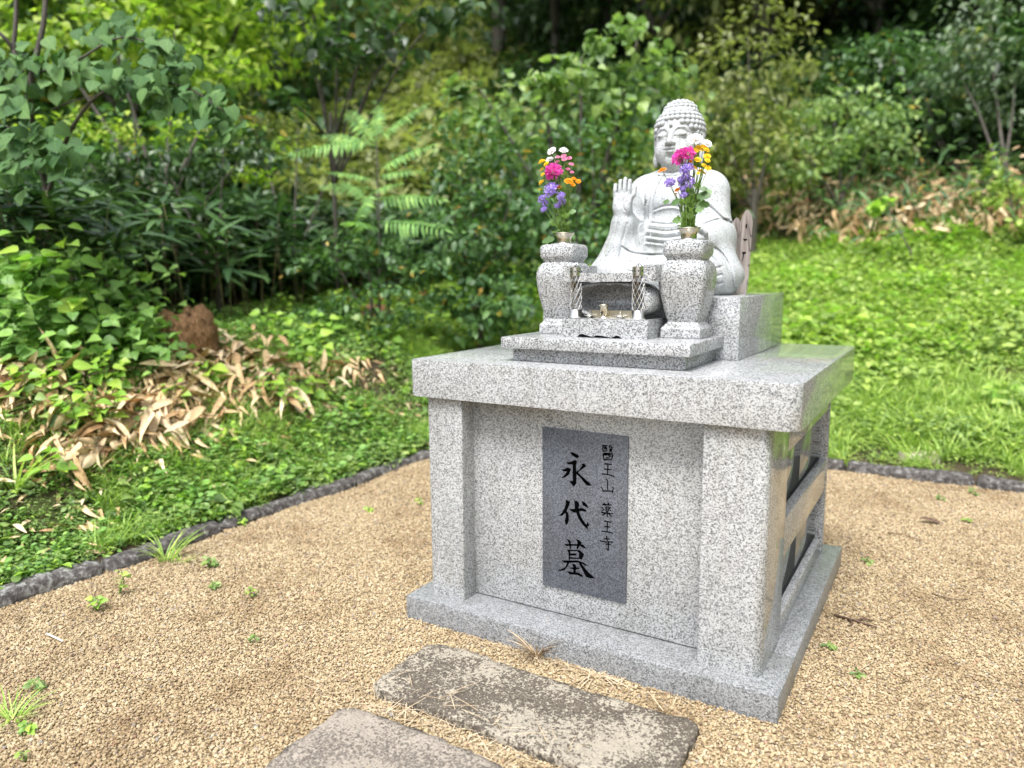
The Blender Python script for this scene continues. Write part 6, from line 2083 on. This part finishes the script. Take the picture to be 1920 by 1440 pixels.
sprout(1553, 1218, .03, 8, .026, 'cover', 'weed close to the right side of the base', .03)
sprout(1602, 1268, .03, 7, .026, 'cover', 'lowest weed on the gravel right of the base', .03)
sprout(452, 985, .04, 9, .030, 'lime', 'creeping yellow green weed against the left kerb', .05)


def grass_thing(loc, n, h, r, label, seed, mat='grass', out=.5):
    me = tuft_me(n, h, r, LM[mat] if mat in LM else M[mat], out)
    return tag(obj('grass_tuft', me, None, loc), label, 'grass tuft')


grass_thing(yard(312, 1050), 26, .21, .05, 'tall grass tuft growing over the left kerb', 1)
grass_thing(yard(340, 1052), 24, .09, .05, 'short yellow grass tuft at the foot of the tall one by the kerb', 2, out=.9)
grass_thing(yard(22, 1350), 38, .12, .05, 'bright grass tuft at the lower left edge', 3, out=.8)
bl = yard(60, 860)
grass_thing(hit(30, 930), 16, .34, .04, 'long grass leaning up at the left edge above the kerb', 4, out=.35)
dg = tag(obj('dry_grass_tuft', tuft_me(60, .13, .03, M['straw'], .5), None, (0.665, -0.012, .0)), 'withered straw tuft against the front of the base', 'dry grass')
dg2 = tag(obj('dry_grass_tuft', tuft_me(34, .12, .03, M['straw'], 1.6), None, (0.93, -0.022, .0)), 'flattened dry straw tuft between base and dark stepping stone', 'dry grass')
# straw and pine needles strewn about
n = 520
th = rng.uniform(0, pi, n)
cx_ = np.concatenate([rng.normal(.75, .25, 170), rng.normal(.55, .3, 170), rng.uniform(-1.2, 2.4, 180)])
cy_ = np.concatenate([rng.normal(-.04, .035, 170), rng.normal(-.60, .05, 170), rng.uniform(-1.2, 2.5, 180)])
ok = ~((cx_ > -.02) & (cx_ < 1.6) & (cy_ > -.02) & (cy_ < 1.6))
cx_, cy_, th = cx_[ok], cy_[ok], th[ok]; n = len(cx_)
onst = in_poly(cx_, cy_, STEP_A) | in_poly(cx_, cy_, STEP_B)
v1 = cloud(tmpl([(0, .012), (.5, .012), (1, .006)], .2, .06), np.stack([cx_, cy_, np.where(onst, .053, .012)], 1), np.stack([np.cos(th), np.sin(th), rng.normal(.03, .05, n)], 1), np.tile([0, 0, 1.0], (n, 1)), rng.uniform(.05, .13, n))
tag(obj('straw_litter', mesh('straw_litter', v1[0], v1[1], M['straw'])), 'thin dry straw strewn on gravel and stepping stones', 'straw', kind='stuff')


def twig(px, py, pts, r, label, mat='twig', cat='twig', name='fallen_twig'):
    b = yard(px, py)
    mb = MB()
    for q in pts:
        mb.tube([(x, y, .010 + z) for x, y, z in q], [r] + [r * .8] * (len(q) - 2) + [r * .5], 5)
    return tag(obj(name, mb.mesh(name, M[mat], True), None, b), label, cat)


twig(1590, 1168, [[(-.06, .03, 0), (0, .01, .006), (.05, .012, 0), (.11, -.01, .004)], [(0, .01, .004), (.02, -.025, .006), (.01, -.05, .0)], [(.03, .012, .002), (.055, .04, .008), (.09, .05, .002)]], .006, 'dark broken twig with stubs beside the right base')
twig(1700, 1010, [[(-.10, .03, 0), (-.02, .02, .006), (.05, -.02, .004), (.10, -.06, 0)]], .003, 'thin curved twig on the gravel right of the tomb')
twig(1775, 1125, [[(-.06, .02, 0), (0, -.01, .004), (.05, 0, .002), (.08, .03, 0)]], .003, 'bent brown twig further right on the gravel')
M['white_plastic'] = flat('white_plastic', (.8, .8, .8), .4)
s0, s1 = Vector(yard(88, 1193)), Vector(yard(118, 1207))
mb = MB()
mb.tube([(-(s1 - s0) * .5)[:], (0, 0, .001), ((s1 - s0) * .5)[:]], .0035, 6)
tag(obj('white_stick', mb.mesh('white_stick', M['white_plastic'], True), None, (s0 + s1) / 2 + Vector((0, 0, .012))), 'short white stick lying on the left gravel', 'stick')
me = mesh('brown_leaf', T_DRY[0] * np.array([1, 1.3, 1, 1, 1]), T_DRY[1], M['twig'], True)
tag(obj('brown_leaf', me, None, Vector(yard(1722, 980)) + Vector((0, 0, .03)), (0, .05, .2), (.17,) * 3), 'long brown dead leaf on the gravel near the back kerb', 'dead leaf')
fs = lump('field_stone', .30, .16, .12, 91, noisy('pale_stone', [(.3, (.22, .18, .15)), (.6, (.45, .38, .32)), (.8, (.55, .5, .45))], 9, .9, 6, .6, .01), 12, 12, .2)
p = hit(1722, 862)
tag(obj('field_stone', fs, None, Vector(p) + Vector((0, .0, .0)), (0, 0, .1)), 'flat pale stone in the grass just behind the back kerb', 'stone')
